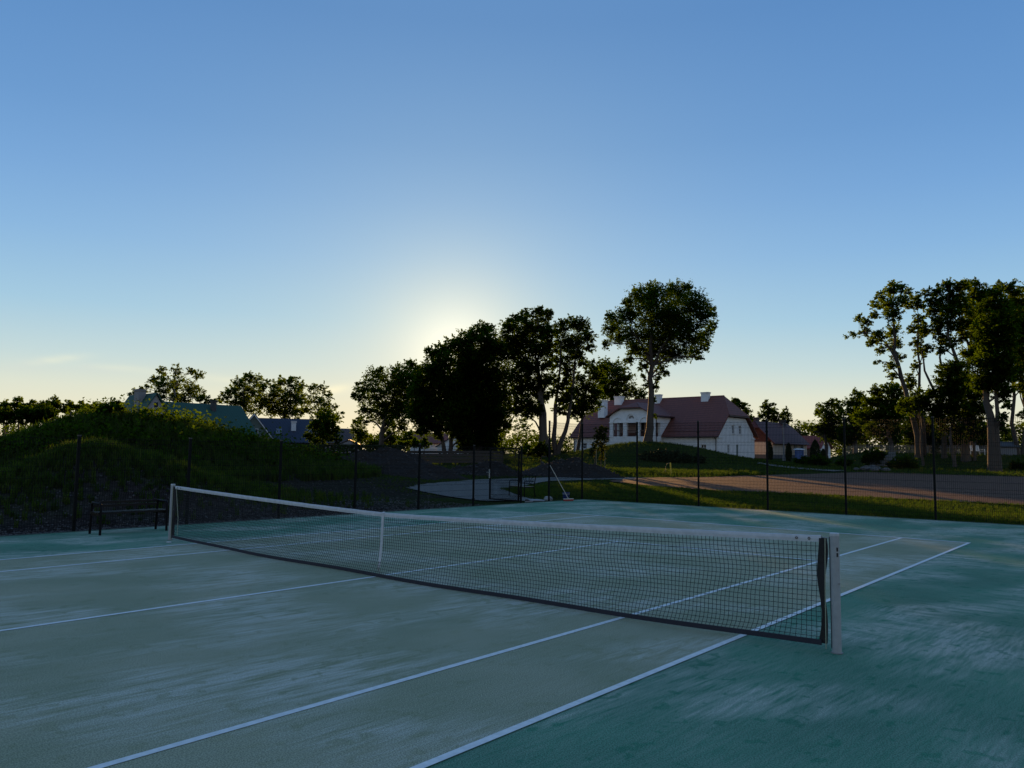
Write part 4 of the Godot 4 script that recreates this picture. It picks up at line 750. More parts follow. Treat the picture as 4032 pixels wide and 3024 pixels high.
# ---------------------------------------------------------------- small things round the court
func build_bench() -> void:
	var iron := mat("bench_iron", lin(0.006, 0.006, 0.007), 0.5)
	var wood := grain("bench_slat", lin(0.012, 0.011, 0.010), lin(0.025, 0.022, 0.02), 51, 0.08, 3, 3.0, 0.35)
	wood.metallic_specular = 0.2
	iron.metallic_specular = 0.2
	var t := thing("court_bench", "dark bench with two hoop end frames standing at the court edge", "bench", Vector3(-8.37, 0, -0.06), deg_to_rad(2.0))
	for s in [-1.0, 1.0]:
		var mb := MB.new()   # hoop: two legs joined by a rounded arm
		var ring := [Vector3(0.24, 0, 0), Vector3(0.22, 0.5, 0), Vector3(0.215, 0.60, 0), Vector3(0.18, 0.64, 0), Vector3(-0.16, 0.645, 0), Vector3(-0.195, 0.60, 0), Vector3(-0.20, 0.5, 0), Vector3(-0.23, 0, 0)]
		var p := []; var r := []
		for q in ring:
			p.append(q + Vector3(0, 0, s * 0.71)); r.append(0.026)
		mb.tube(p, r, 8)
		part("end_frame", mb, iron, t)
		mb = MB.new()
		mb.box(Vector3(0.0, 0.405, s * 0.71), Vector3(0.42, 0.04, 0.03))
		part("seat_bearer", mb, iron, t)
	for k in 4:
		var mb := MB.new()
		mb.cbox(Vector3(0.165 - 0.105 * k, 0.445, 0), Vector3(0.088, 0.035, 1.5), 0.006)
		part("seat_slat", mb, wood, t)
	for k in 2:
		var mb := MB.new()
		mb.box(Vector3(-0.20, 0.575 + 0.075 * k, 0), Vector3(0.028, 0.05, 1.44))
		part("back_slat", mb, wood, t)

func curl(mb: MB, c: Vector3, r: float, a0: float, turn: float, shrink: float, s: float) -> void:
	var p := []; var rr := []
	for i in 15:
		var f := i / 14.0
		var a := a0 + turn * f
		var q := lerpf(r, r * shrink, f)
		p.append(c + Vector3(s * cos(a) * q, sin(a) * q, 0)); rr.append(0.007)
	mb.tube(p, rr, 5)

func build_garden_bench() -> void:
	var iron := mat("cast_iron", lin(0.006, 0.006, 0.007), 0.6)
	iron.metallic_specular = 0.15
	var wood := grain("garden_slat", lin(0.09, 0.075, 0.05), lin(0.15, 0.125, 0.085), 53, 0.08, 3, 3.0, 0.5)
	var t := thing("ornate_bench", "black cast iron bench with scrollwork back outside the gate", "bench", on(-11.9, -17.75), deg_to_rad(-20.0))
	t.scale = Vector3.ONE * 1.0
	var w := 0.62
	for s in [-1.0, 1.0]:
		var mb := MB.new()
		mb.tube([Vector3(s * w, 0, 0.26), Vector3(s * w, 0.40, 0.25), Vector3(s * w, 0.60, 0.25), Vector3(s * w, 0.66, 0.19), Vector3(s * w, 0.655, -0.18)], [0.022, 0.02, 0.018, 0.018, 0.018], 7)
		part("arm", mb, iron, t)
		mb = MB.new()
		mb.tube([Vector3(s * w, 0, -0.27), Vector3(s * w, 0.42, -0.20), Vector3(s * w * 0.98, 0.90, -0.30)], [0.022, 0.02, 0.02], 7)
		part("leg", mb, iron, t)
		mb = MB.new()
		mb.tube([Vector3(s * w, 0.40, 0.25), Vector3(s * w, 0.40, -0.20)], [0.016, 0.016], 6)
		part("seat_bearer", mb, iron, t)
	for k in 5:
		var mb := MB.new()
		mb.cbox(Vector3(0, 0.425, 0.22 - 0.1 * k), Vector3(2.0 * w, 0.025, 0.075), 0.005)
		part("seat_slat", mb, wood, t)
	var back := Node3D.new()
	back.name = "back_panel"
	t.add_child(back)
	back.position = Vector3(0, 0.44, -0.205)
	back.rotation.x = deg_to_rad(-11.0)
	var mb2 := MB.new()
	mb2.tube([Vector3(-w, 0.42, 0), Vector3(-w * 0.5, 0.46, 0), Vector3(0, 0.475, 0), Vector3(w * 0.5, 0.46, 0), Vector3(w, 0.42, 0)], [0.018, 0.018, 0.018, 0.018, 0.018], 6)
	mb2.tube([Vector3(-w, 0.10, 0), Vector3(w, 0.10, 0)], [0.016, 0.016], 6)
	part("rail", mb2, iron, back)
	mb2 = MB.new()
	for s in [-1.0, 1.0]:
		curl(mb2, Vector3(s * 0.11, 0.24, 0), 0.11, -PI * 0.5, TAU * 1.1, 0.25, s)
		curl(mb2, Vector3(s * 0.10, 0.37, 0), 0.07, PI, -TAU * 0.9, 0.3, s)
		curl(mb2, Vector3(s * 0.32, 0.22, 0), 0.12, PI * 0.9, TAU * 0.9, 0.3, s)
		curl(mb2, Vector3(s * 0.40, 0.36, 0), 0.08, -PI * 0.2, -TAU * 0.9, 0.3, s)
		curl(mb2, Vector3(s * 0.50, 0.20, 0), 0.08, PI * 0.3, TAU * 0.9, 0.3, s)
		mb2.tube([Vector3(0, 0.10, 0), Vector3(s * 0.16, 0.28, 0), Vector3(s * 0.14, 0.46, 0)], [0.008, 0.008, 0.008], 5)
		mb2.tube([Vector3(s * 0.2, 0.10, 0), Vector3(s * 0.3, 0.3, 0), Vector3(s * 0.5, 0.44, 0)], [0.008, 0.008, 0.008], 5)
	part("scrollwork", mb2, iron, back)

func build_small_things() -> void:
	# broom leaning on the tall corner post
	var t := thing("broom", "broom with red bristle head and pale stick leaning on the fence post", "broom", Vector3(-8.93, 0.0, -16.95), deg_to_rad(75.0))
	var mb := MB.new()
	mb.cbox(Vector3(0, 0.035, 0), Vector3(0.46, 0.07, 0.10), 0.02)
	part("bristles", mb, grain("broom_red", lin(0.20, 0.022, 0.018), lin(0.32, 0.04, 0.03), 61, 0.2, 2, 8.0, 0.8), t)
	mb = MB.new()
	mb.cbox(Vector3(0, 0.082, 0), Vector3(0.47, 0.026, 0.105), 0.02)
	part("head", mb, grain("broom_wood", lin(0.45, 0.42, 0.36), lin(0.55, 0.52, 0.46), 62, 0.1, 2, 4.0, 0.6), t)
	var foot := Vector3(-8.93, 0.09, -16.95); var tip := Vector3(-9.205, 1.36, -16.13)
	mb = MB.new()
	mb.tube([t.transform.affine_inverse() * foot, t.transform.affine_inverse() * tip], [0.0135, 0.0125], 8)
	part("stick", mb, mats["broom_wood"], t)
	# paint bucket
	t = thing("bucket", "small dark blue plastic bucket outside the fence corner", "bucket", on(-9.62, -17.75))
	mb = MB.new()
	mb.lathe(Vector3.ZERO, [Vector2(0, 0), Vector2(0.115, 0), Vector2(0.125, 0.03), Vector2(0.14, 0.25), Vector2(0.15, 0.255), Vector2(0.15, 0.28), Vector2(0.135, 0.285), Vector2(0.12, 0.05), Vector2(0, 0.05)], 20)
	part("tub", mb, mat("bucket_blue", lin(0.012, 0.03, 0.16), 0.4), t)
	mb = MB.new()
	mb.lathe(Vector3.ZERO, [Vector2(0.1395, 0.205), Vector2(0.1425, 0.235)], 20)
	part("label_band", mb, mat("bucket_band", lin(0.3, 0.33, 0.4), 0.5), t)
	mb = MB.new()
	var p := []; var r := []
	for i in 11:
		var a := PI * i / 10.0
		p.append(Vector3(cos(a) * 0.152, 0.25 - sin(a) * 0.12, 0.03 + sin(a) * 0.06)); r.append(0.003)
	mb.tube(p, r, 5)
	part("handle", mb, mat("steel_wire", lin(0.3, 0.3, 0.3), 0.4, 0.8), t)
	# sacks by the post
	blob("sand_sack", "crumpled white sack slumped against the tall gate post", "sack", on(-9.52, -16.45), Vector3(0.17, 0.13, 0.13), 5, lin(0.30, 0.31, 0.31), "white sacks by the gate")
	blob("sand_sack", "limp white and grey sack lying flat in the open gateway", "sack", on(-9.62, -15.75), Vector3(0.38, 0.06, 0.17), 8, lin(0.24, 0.26, 0.28), "white sacks by the gate")
	t = thing("shoe", "dark shoe lying at the end of the flat sack", "shoe", on(-9.55, -15.28), deg_to_rad(60))
	mb = MB.new()
	for i in 10:
		var q := []
		for k in 2:
			var f := float(i + k) / 10.0
			var hh := 0.095 - 0.055 * smoothstep(0.3, 0.75, f) - 0.02 * smoothstep(0.85, 1.0, f)
			var ww := 0.038 + 0.012 * sin(f * PI) - 0.016 * smoothstep(0.85, 1.0, f)
			var x := -0.14 + 0.28 * f
			q.append([Vector3(x, 0.02, -ww), Vector3(x, 0.02, ww), Vector3(x, hh, ww * 0.7), Vector3(x, hh, -ww * 0.7)])
		mb.hexa([q[0][0], q[0][1], q[0][2], q[0][3], q[1][0], q[1][1], q[1][2], q[1][3]])
	part("upper", mb, mat("shoe_black", lin(0.015, 0.015, 0.018), 0.6), t)
	mb = MB.new()
	mb.cbox(Vector3(0, 0.01, 0), Vector3(0.29, 0.02, 0.1), 0.03)
	part("sole", mb, mat("shoe_sole", lin(0.35, 0.35, 0.36), 0.7), t)
	# a scrap of white lying under the net
	blob("litter", "small white scrap lying under the net beside the far post", "litter", Vector3(-5.95, 0.004, 0.25), Vector3(0.05, 0.014, 0.03), 3, lin(0.6, 0.62, 0.62), "")
	# yellow marker post with a bent tag
	t = thing("marker_post", "yellow marker post with a bent wire standing in the grass before the mound", "post", on(-17.8, -41.4))
	mb = MB.new()
	mb.cbox(Vector3(0, 0.42, 0), Vector3(0.11, 0.94, 0.06), 0.012, Basis(Vector3(0, 0, 1), 0.05))
	part("stake", mb, mat("marker_yellow", lin(0.55, 0.36, 0.02), 0.5), t)
	mb = MB.new()
	mb.tube([Vector3(-0.05, 0.86, 0), Vector3(-0.2, 0.84, 0.03), Vector3(-0.34, 0.7, 0.03), Vector3(-0.4, 0.42, 0.02), Vector3(-0.42, 0.2, 0.02)], [0.014, 0.013, 0.012, 0.012, 0.012], 5)
	part("wire", mb, mat("marker_wire", lin(0.3, 0.22, 0.15), 0.6), t)

func blob(called: String, label: String, cat: String, at: Vector3, s: Vector3, sd: int, c: Color, group: String) -> void:
	var t := thing(called, label, cat, at, sd * 1.3, group)
	var ns := FastNoiseLite.new(); ns.seed = sd; ns.frequency = 1.3; ns.fractal_octaves = 3
	var mb := MB.new()
	var R := 12; var S := 20
	var g := []
	for i in R + 1:
		var row := []
		for k in S + 1:
			var th := PI * i / R; var ph := TAU * (k % S) / S
			var d := Vector3(sin(th) * cos(ph), cos(th), sin(th) * sin(ph))
			var q := 1.0 + 0.34 * ns.get_noise_3dv(d * 1.6)
			row.append(Vector3(d.x * s.x * q, maxf((d.y * 0.62 + 0.38) * q, 0.0) * s.y * 1.35, d.z * s.z * q))
		g.append(row)
	for i in R:
		for k in S:
			var m: Vector3 = (g[i][k] + g[i + 1][k + 1]) * 0.5 - Vector3(0, s.y * 0.4, 0)
			mb.quad(g[i][k], g[i][k + 1], g[i + 1][k + 1], g[i + 1][k], m)
	part("cloth", mb, mat("cloth_" + called + str(sd), c, 0.85), t)

func heap(label: String, x: float, z: float, rx: float, rz: float, hgt: float, sd: int) -> void:
	var soil := grain("heap_soil", lin(0.018, 0.015, 0.013), lin(0.042, 0.035, 0.030), 71, 0.04, 5, 0.5, 0.95, 4.0)
	soil.metallic_specular = 0.15
	var t := thing("earth_heap", label, "earth heap", on(x, z), 0.0, "heaps of dug earth behind the fence")
	var ns := FastNoiseLite.new(); ns.seed = sd; ns.frequency = 0.45; ns.fractal_octaves = 4
	var mb := MB.new()
	var R := 26; var S := 56
	var g := []
	for i in R + 1:
		var row := []
		for k in S + 1:
			var f := float(i) / R; var ph := TAU * (k % S) / S
			var ex := 1.0 + 0.22 * ns.get_noise_2d(cos(ph) * 3.0 + 9.0, sin(ph) * 3.0)
			var px := cos(ph) * f * rx * ex; var pz := sin(ph) * f * rz * ex
			var y := hgt * pow(cos(f * PI * 0.5), 1.15) * (1.0 + 0.55 * ns.get_noise_2d(px * 0.9, pz * 0.9)) + 0.34 * ns.get_noise_2d(px * 2.4 + 50.0, pz * 2.4) * (1.0 - f)
			row.append(Vector3(px, y + hill(x + px, z + pz) - t.position.y - 0.08 * f, pz))
		g.append(row)
	for i in R:
		for k in S:
			mb.quad(g[i][k], g[i][k + 1], g[i + 1][k + 1], g[i + 1][k], Vector3.UP)
	part("soil", mb, soil, t)
	# clods and stones that lie on it
	var mm := MB.new()
	rng.seed = sd
	for q in 240:
		var f := sqrt(rng.randf()) * 0.96; var ph := rng.randf() * TAU
		var c: Vector3 = g[int(f * R)][int(ph / TAU * S)]
		var e := rng.randf_range(0.03, 0.11) * (1.6 if q % 17 == 0 else 1.0)
		mm.box(c + Vector3(0, e * 0.25, 0), Vector3(e * rng.randf_range(0.8, 1.6), e * 0.8, e), Basis.from_euler(Vector3(rng.randf() * 3, rng.randf() * 3, rng.randf() * 3)))
	tag(part("clods", mm, grain("clods", lin(0.022, 0.019, 0.017), lin(0.06, 0.053, 0.048), 73, 0.1, 3, 2.0, 0.95), t), "", "", "", "stuff")

# ---------------------------------------------------------------- buildings
# a wall of thickness th standing from o along dir; top is a polyline of Vector2(u, y); openings are [u0, u1, y0, y1]
func wall(mb: MB, o: Vector3, dir: Vector3, out: Vector3, th: float, y0: float, top: Array, holes := []) -> void:
	var us := []
	for p in top: us.append(p.x)
	for h in holes:
		us.append(h[0]); us.append(h[1])
	us.sort()
	for i in us.size() - 1:
		var a: float = us[i]; var b: float = us[i + 1]
		if b - a < 0.001: continue
		var ya := top_at(top, a + 0.0001); var yb := top_at(top, b - 0.0001)
		var m := (a + b) * 0.5
		var cuts := []
		for h in holes:
			if m > h[0] and m < h[1]: cuts.append(h)
		cuts.sort_custom(func(p, q): return p[2] < q[2])
		var from := y0
		for h in cuts:
			if h[2] > from + 0.001: brick(mb, o, dir, out, th, a, b, from, from, h[2], h[2])
			from = h[3]
		brick(mb, o, dir, out, th, a, b, from, from, ya, yb)

func top_at(top: Array, u: float) -> float:
	for i in top.size() - 1:
		var p: Vector2 = top[i]; var q: Vector2 = top[i + 1]
		if u >= p.x and u <= q.x and q.x > p.x: return lerpf(p.y, q.y, (u - p.x) / (q.x - p.x))
	return top[0].y

func brick(mb: MB, o: Vector3, d: Vector3, out: Vector3, th: float, a: float, b: float, la: float, lb: float, ha: float, hb: float) -> void:
	var f := [o + d * a + Vector3.UP * la, o + d * b + Vector3.UP * lb, o + d * b + Vector3.UP * hb, o + d * a + Vector3.UP * ha]
	mb.hexa([f[0], f[1], f[2], f[3], f[0] - out * th, f[1] - out * th, f[2] - out * th, f[3] - out * th])

# frame, bars and pane set into an opening
func window(t: Node, o: Vector3, d: Vector3, out: Vector3, u0: float, u1: float, y0: float, y1: float, cols: int, rows: int, frame_m: Material, deep := 0.14) -> void:
	var w := u1 - u0; var h := y1 - y0
	var b := Basis(d, Vector3.UP, d.cross(Vector3.UP))
	var c := o + d * (u0 + w * 0.5) + Vector3.UP * (y0 + h * 0.5) - out * deep
	var mb := MB.new()
	mb.box(c - out * 0.02, Vector3(w, h, 0.012), b)
	var pane := part("window", mb, mats["glass_dark"], t)
	mb = MB.new()
	var e := 0.07
	mb.box(c + d * (w * 0.5 - e * 0.5), Vector3(e, h, 0.06), b); mb.box(c - d * (w * 0.5 - e * 0.5), Vector3(e, h, 0.06), b)
	mb.box(c + Vector3.UP * (h * 0.5 - e * 0.5), Vector3(w - 2 * e, e, 0.06), b); mb.box(c - Vector3.UP * (h * 0.5 - e * 0.5), Vector3(w - 2 * e, e, 0.06), b)
	for k in range(1, cols): mb.box(c + d * (w * (float(k) / cols - 0.5)), Vector3(0.05, h - 2 * e, 0.05), b)
	for k in range(1, rows): mb.box(c + Vector3.UP * (h * (float(k) / rows - 0.5)), Vector3(w - 2 * e, 0.045, 0.045), b)
	part("frame", mb, frame_m, pane)
	mb = MB.new()
	mb.box(o + d * (u0 + w * 0.5) + Vector3.UP * (y0 - 0.04) + out * 0.03, Vector3(w + 0.16, 0.06, 0.16), b)
	part("sill", mb, frame_m, pane)

func xform(xf: Transform3D, mb: MB) -> MB:
	for i in mb.v.size():
		mb.v[i] = xf * mb.v[i]
	for i in mb.n.size(): mb.n[i] = xf.basis * mb.n[i]
	return mb

# a block with a gabled or half-hipped roof; ridge along x, centred on xf
func gabled(t: Node, xf: Transform3D, L: float, W: float, base: float, eave: float, ridge_y: float, wall_m: Material, roof_m: Material, oh: float, hip := 0.0, gable_m: Material = null) -> void:
	var mb := MB.new()
	var hy := ridge_y - 0.12
	var hw := W * 0.5; var hl := L * 0.5
	var th := 0.25
	for s in [-1.0, 1.0]:
		wall(mb, Vector3(-hl, 0, s * hw), Vector3.RIGHT, Vector3(0, 0, s), th, base, [Vector2(0, eave), Vector2(L, eave)])
	var gm := mb if gable_m == null else MB.new()
	var cut := lerpf(ridge_y, eave, hip) if hip > 0.0 else hy
	for s in [-1.0, 1.0]:
		if gable_m != null: gm = MB.new()
		var k := (hy - cut) / maxf(hy - eave, 0.01) * hw if hip > 0.0 else 0.0
		wall(mb, Vector3(s * hl, 0, -hw + th), Vector3(0, 0, 1), Vector3(s, 0, 0), th, base, [Vector2(0, eave - 0.02), Vector2(W - 2.0 * th, eave - 0.02)])
		var tops := [Vector2(0, eave - 0.02), Vector2(hw - k, cut), Vector2(hw + k, cut), Vector2(W, eave - 0.02)]
		wall(gm, Vector3(s * hl, 0, -hw), Vector3(0, 0, 1), Vector3(s, 0, 0), th, eave - 0.019, tops)
		if gable_m != null: part("gable", xform(xf, gm), gable_m, t)
	part("wall", xform(xf, mb), wall_m, t)
	mb = MB.new()
	var slope := (ridge_y - eave) / hw
	var le := eave - oh * slope
	var zx := hw + oh; var x1 := hl + oh
	var thick := 0.12
	for s in [-1.0, 1.0]:
		var nrm := Vector3(0, 1, s * slope).normalized() * thick
		var pts: Array
		if hip > 0.0:
			var inset := (ridge_y - cut) * 0.7
			var zc := (ridge_y - cut) / slope
			pts = [Vector3(-x1, le, s * zx), Vector3(x1, le, s * zx), Vector3(x1, cut, s * zc), Vector3(x1 - inset, ridge_y, 0), Vector3(-x1 + inset, ridge_y, 0), Vector3(-x1, cut, s * zc)]
			if s > 0.0:
				for e in [-1.0, 1.0]:
					var hp := [Vector3(e * x1, cut, -zc), Vector3(e * x1, cut, zc), Vector3(e * (x1 - inset), ridge_y, 0)]
					mb.slab(hp, Vector3(e * 0.6, 0.8, 0).normalized() * thick)
		else:
			pts = [Vector3(-x1, le, s * zx), Vector3(x1, le, s * zx), Vector3(x1, ridge_y, 0), Vector3(-x1, ridge_y, 0)]
		mb.slab(pts, nrm)
	part("roof", xform(xf, mb), roof_m, t)

func chimney(t: Node, c: Vector3, s: Vector3, m: Material, turn := 0.0) -> void:
	var mb := MB.new()
	var b := Basis(Vector3.UP, turn)
	mb.box(c + Vector3(0, s.y * 0.5, 0), s, b)
	mb.box(c + Vector3(0, s.y - 0.12, 0), Vector3(s.x + 0.14, 0.1, s.z + 0.14), b)
	mb.box(c + Vector3(0, s.y + 0.03, 0), Vector3(s.x + 0.2, 0.07, s.z + 0.2), b)
	part("chimney", mb, m, t)

func roof_mat(key: String, a: Color, b: Color, row: float, rough := 0.7) -> StandardMaterial3D:
	# sheet or tile roof: soft courses and weathering, laid by height
	if mats.has(key): return mats[key]
	var size := 256
	var src := noise_image(key.hash() % 1000, 0.03, 4, size)
	var im := Image.create(size, size, false, Image.FORMAT_RGB8)
	for y in size:
		var f := fmod(y / float(size) * 12.0, 1.0)
		var k := 0.72 if f < 0.22 else 1.0
		for x in size:
			var c := a.lerp(b, src.get_pixel(x, y).r)
			im.set_pixel(x, y, Color(c.r * k, c.g * k, c.b * k))
	var m := mat(key, Color.WHITE, rough)
	m.albedo_texture = ImageTexture.create_from_image(im)
	m.uv1_triplanar = true
	m.uv1_world_triplanar = true
	m.uv1_triplanar_sharpness = 8.0
	m.uv1_scale = Vector3.ONE / (row * 12.0)
	return m

func build_manor() -> void:
	var white := grain("lime_wash", lin(0.66, 0.66, 0.64), lin(0.78, 0.78, 0.76), 81, 0.03, 4, 0.15, 0.9)
	var tile := roof_mat("red_tile", lin(0.125, 0.034, 0.020), lin(0.19, 0.054, 0.032), 0.34)
	var brown := mat("gutter_brown", lin(0.03, 0.012, 0.01), 0.5)
	var frame_m := mat("window_white", lin(0.62, 0.63, 0.62), 0.6)
	var glass := mat("glass_dark", lin(0.012, 0.015, 0.02), 0.08)
	glass.metallic_specular = 0.5
	var t := thing("manor_house", "white manor house with red tiled half-hipped roof and arched porch", "house", Vector3(-37.273, 1.3, -90.068), deg_to_rad(-3.2))
	var L := 24.6; var W := 11.0
	var R := Vector3.LEFT; var F := Vector3(0, 0, 1)     # u runs left from the right front corner, F looks to the court
	var hs := [[1.64, 2.47, 1.12, 2.08], [5.2, 5.98, 1.12, 2.08], [18.6, 19.4, 1.12, 2.08], [22.05, 22.85, 1.35, 2.25]]
	var mb := MB.new()
	wall(mb, Vector3.ZERO, R, F, 0.4, -1.2, [Vector2(0, 3.25), Vector2(8.4, 3.25), Vector2(8.4, 3.25), Vector2(16.0, 3.25), Vector2(L, 3.25)], hs)
	wall(mb, Vector3(0, 0, -W), R, -F, 0.4, -1.2, [Vector2(0, 3.25), Vector2(L, 3.25)])
	var gtop := [Vector2(0.4, 3.6), Vector2(2.75, 5.85), Vector2(8.25, 5.85), Vector2(W - 0.4, 3.6)]
	var gh := [[4.18, 4.9, 3.64, 4.82], [6.25, 7.0, 3.6, 4.82], [2.87, 3.5, 0.9, 2.14], [5.4, 6.05, 0.0, 2.15]]
	wall(mb, Vector3(0, 0, 0), -F, Vector3.RIGHT, 0.4, -1.2, gtop, gh)
	wall(mb, Vector3(-L, 0, 0), -F, Vector3.LEFT, 0.4, -1.2, gtop)
	part("wall", mb, white, t)
	for q in hs: window(t, Vector3.ZERO, R, F, q[0], q[1], q[2], q[3], 2, 2, frame_m)
	for k in 3: window(t, Vector3.ZERO, -F, Vector3.RIGHT, gh[k][0], gh[k][1], gh[k][2], gh[k][3], 2, 3, frame_m, 0.1)
	mb = MB.new()
	mb.box(Vector3(-0.12, 1.05, -5.72), Vector3(0.06, 2.15, 0.65))
	part("side_door", mb, mat("door_green", lin(0.06, 0.11, 0.10), 0.6), t)
	# cornice, plinth string
	mb = MB.new()
	mb.box(Vector3(-L * 0.5, 3.02, 0.10), Vector3(L + 0.3, 0.16, 0.2))
	mb.box(Vector3(-L * 0.5, 2.86, 0.05), Vector3(L + 0.2, 0.10, 0.1))
	mb.box(Vector3(0.06, 3.02, -0.55), Vector3(0.12, 0.16, 1.1)); mb.box(Vector3(0.06, 3.02, -W + 0.55), Vector3(0.12, 0.16, 1.1))
	part("cornice", mb, white, t)
	# roof
	mb = MB.new()
	var le := 3.07; var o := 0.45
	for s in [0, 1]:
		var f := func(u: float, w: float, y: float) -> Vector3: return Vector3(-u, y, -(w if s == 0 else W - w))
		var pts := [f.call(-o, -o, le), f.call(L + o, -o, le), f.call(L + o, 2.6, 6.06), f.call(L - 1.9, 5.5, 8.9), f.call(1.9, 5.5, 8.9), f.call(-o, 2.6, 6.06)]
		mb.slab(pts, Vector3(0, 0.74, 0.70 if s == 0 else -0.70) * 0.14)
	for e in [[-o, 1.9, 1.0], [L + o, L - 1.9, -1.0]]:
		mb.slab([Vector3(-e[0], 6.06, -2.6), Vector3(-e[0], 6.06, -8.4), Vector3(-e[1], 8.9, -5.5)], Vector3(e[2] * 0.74, 0.67, 0) * 0.14)
	var roof := part("roof", mb, tile, t)
	mb = MB.new()
	mb.tube([Vector3(-1.8, 9.0, -5.5), Vector3(-L + 1.8, 9.0, -5.5)], [0.13, 0.13], 8)
	mb.tube([Vector3(-1.9, 8.98, -5.5), Vector3(0.5, 6.12, -2.6)], [0.11, 0.11], 8)
	mb.tube([Vector3(-1.9, 8.98, -5.5), Vector3(0.5, 6.12, -8.4)], [0.11, 0.11], 8)
	part("ridge_tiles", mb, tile, roof)
	mb = MB.new()
	mb.tube([Vector3(o, le + 0.02, o + 0.04), Vector3(-8.0, le + 0.02, o + 0.04)], [0.085, 0.085], 8)
	part("gutter", mb, brown, roof)
	mb = MB.new()
	mb.tube([Vector3(-16.4, le + 0.02, o + 0.04), Vector3(-L - o, le + 0.02, o + 0.04)], [0.085, 0.085], 8)
	part("gutter", mb, brown, roof)
	mb = MB.new()
	mb.box(Vector3(o + 0.03, 6.03, -5.5), Vector3(0.1, 0.16, 5.9))
	part("fascia", mb, brown, roof)
	for p in [[o + 0.02, -0.8, -7.9], [-16.5, -0.8, -L - o]]:
		mb = MB.new()
		mb.tube([Vector3(p[0], le + 0.85, 0.1 + p[1] * 0.3), Vector3(p[2], le + 0.85, 0.1 + p[1] * 0.3)], [0.03, 0.03], 5)
		part("snow_guard", mb, brown, roof)
	for x in [-0.12, -L + 0.25]:
		mb = MB.new()
		mb.tube([Vector3(x, 3.05, 0.45), Vector3(x, 2.7, 0.12), Vector3(x, 0.0, 0.11), Vector3(x, -1.2, 0.11)], [0.055, 0.055, 0.055, 0.055], 8)
		part("downpipe", mb, brown, t)
	for c in [[-19.55, 8.75, -5.0, 1.55], [-12.35, 8.75, -5.0, 1.0], [-4.45, 8.75, -5.0, 1.25]]:
		chimney(roof, Vector3(c[0], c[1] - 0.6, c[2]), Vector3(c[3] * 0.88, 1.42, 0.7), white)
	chimney(roof, Vector3(-20.95, 6.2, -2.6), Vector3(1.2, 2.7, 0.9), white)
	# porch
	var pf := 2.5; var u0 := 8.43; var u1 := 15.89
	var ph := [[8.86 - u0, 10.7 - u0, 3.14, 5.1], [11.24 - u0, 12.89 - u0, 3.14, 5.1], [13.53 - u0, 15.31 - u0, 3.14, 5.1], [11.62 - u0, 12.6 - u0, 5.7, 5.82], [11.68 - u0, 12.54 - u0, 5.82, 5.98], [11.82 - u0, 12.4 - u0, 5.98, 6.12]]
	mb = MB.new()
	var w2 := u1 - u0
	wall(mb, Vector3(-u0, 0, pf), R, F, 0.4, -1.2, [Vector2(0, 6.05), Vector2(0.9, 6.62), Vector2(2.1, 7.1), Vector2(3.0, 7.2), Vector2(w2 - 3.0, 7.2), Vector2(w2 - 2.1, 7.1), Vector2(w2 - 0.9, 6.62), Vector2(w2, 6.05)], ph)
	wall(mb, Vector3(-u0, 0, pf - 0.4), -F, Vector3.RIGHT, 0.4, -1.2, [Vector2(0, 6.05), Vector2(4.6, 6.05)], [[0.25, 1.45, 3.14, 5.1]])
	wall(mb, Vector3(-u1, 0, pf - 0.4), -F, Vector3.LEFT, 0.4, -1.2, [Vector2(0, 6.05), Vector2(4.6, 6.05)], [[0.25, 1.45, 3.14, 5.1]])
	var porch := part("porch", mb, white, t)
	mb = MB.new()
	wall(mb, Vector3(-u0 - 0.4, 0, 0.0), R, F, 0.3, 3.2, [Vector2(0, 6.0), Vector2(w2 - 0.8, 6.0)])
	mb.box(Vector3(-(u0 + u1) * 0.5, 3.04, pf * 0.5 - 0.2), Vector3(w2 - 0.84, 0.16, pf - 0.45))
	part("porch_back_wall", mb, mat("porch_rose", lin(0.42, 0.30, 0.27), 0.85), porch)
	for q in [[9.5, 10.2], [11.6, 12.5], [14.4, 14.9]]:
		mb = MB.new()
		mb.box(Vector3(-(q[0] + q[1]) * 0.5, 4.15, 0.04), Vector3(q[1] - q[0], 1.9, 0.06))
		part("porch_door", mb, mats["glass_dark"], porch)
	mb = MB.new()   # columns' caps, arches in relief, mouldings
	for q in [[u0, 8.86], [10.7, 11.24], [12.89, 13.53], [15.31, u1]]:
		for y in [5.18, 3.16]:
			mb = MB.new()
			mb.box(Vector3(-(q[0] + q[1]) * 0.5, y, pf + 0.03), Vector3(q[1] - q[0] + 0.08, 0.18, 0.1))
			part("pillar_moulding", mb, white, porch)
	for a in [[9.78, 0.86, 5.28, 0.62], [12.06, 0.92, 5.55, 0.95], [14.42, 0.86, 5.28, 0.62]]:
		mb = MB.new()
		for k in 12:
			var a0 := PI * k / 12.0; var a1 := PI * (k + 1) / 12.0
			var p0 := Vector3(-a[0] + cos(a0) * a[1], a[2] + sin(a0) * a[3], pf); var p1 := Vector3(-a[0] + cos(a1) * a[1], a[2] + sin(a1) * a[3], pf)
			var m0 := Vector3(-a[0] + cos(a0) * a[1] * 0.87, a[2] + sin(a0) * a[3] * 0.85, pf); var m1 := Vector3(-a[0] + cos(a1) * a[1] * 0.87, a[2] + sin(a1) * a[3] * 0.85, pf)
			var z := Vector3(0, 0, 0.09)
			mb.hexa([p0, p1, m1, m0, p0 + z, p1 + z, m1 + z, m0 + z])
		part("arch_moulding", mb, white, porch)
	mb = MB.new()
	mb.box(Vector3(-12.11, 5.91, pf - 0.2), Vector3(1.0, 0.42, 0.02))
	var fan := part("fan_window", mb, mats["glass_dark"], porch)
	mb = MB.new()
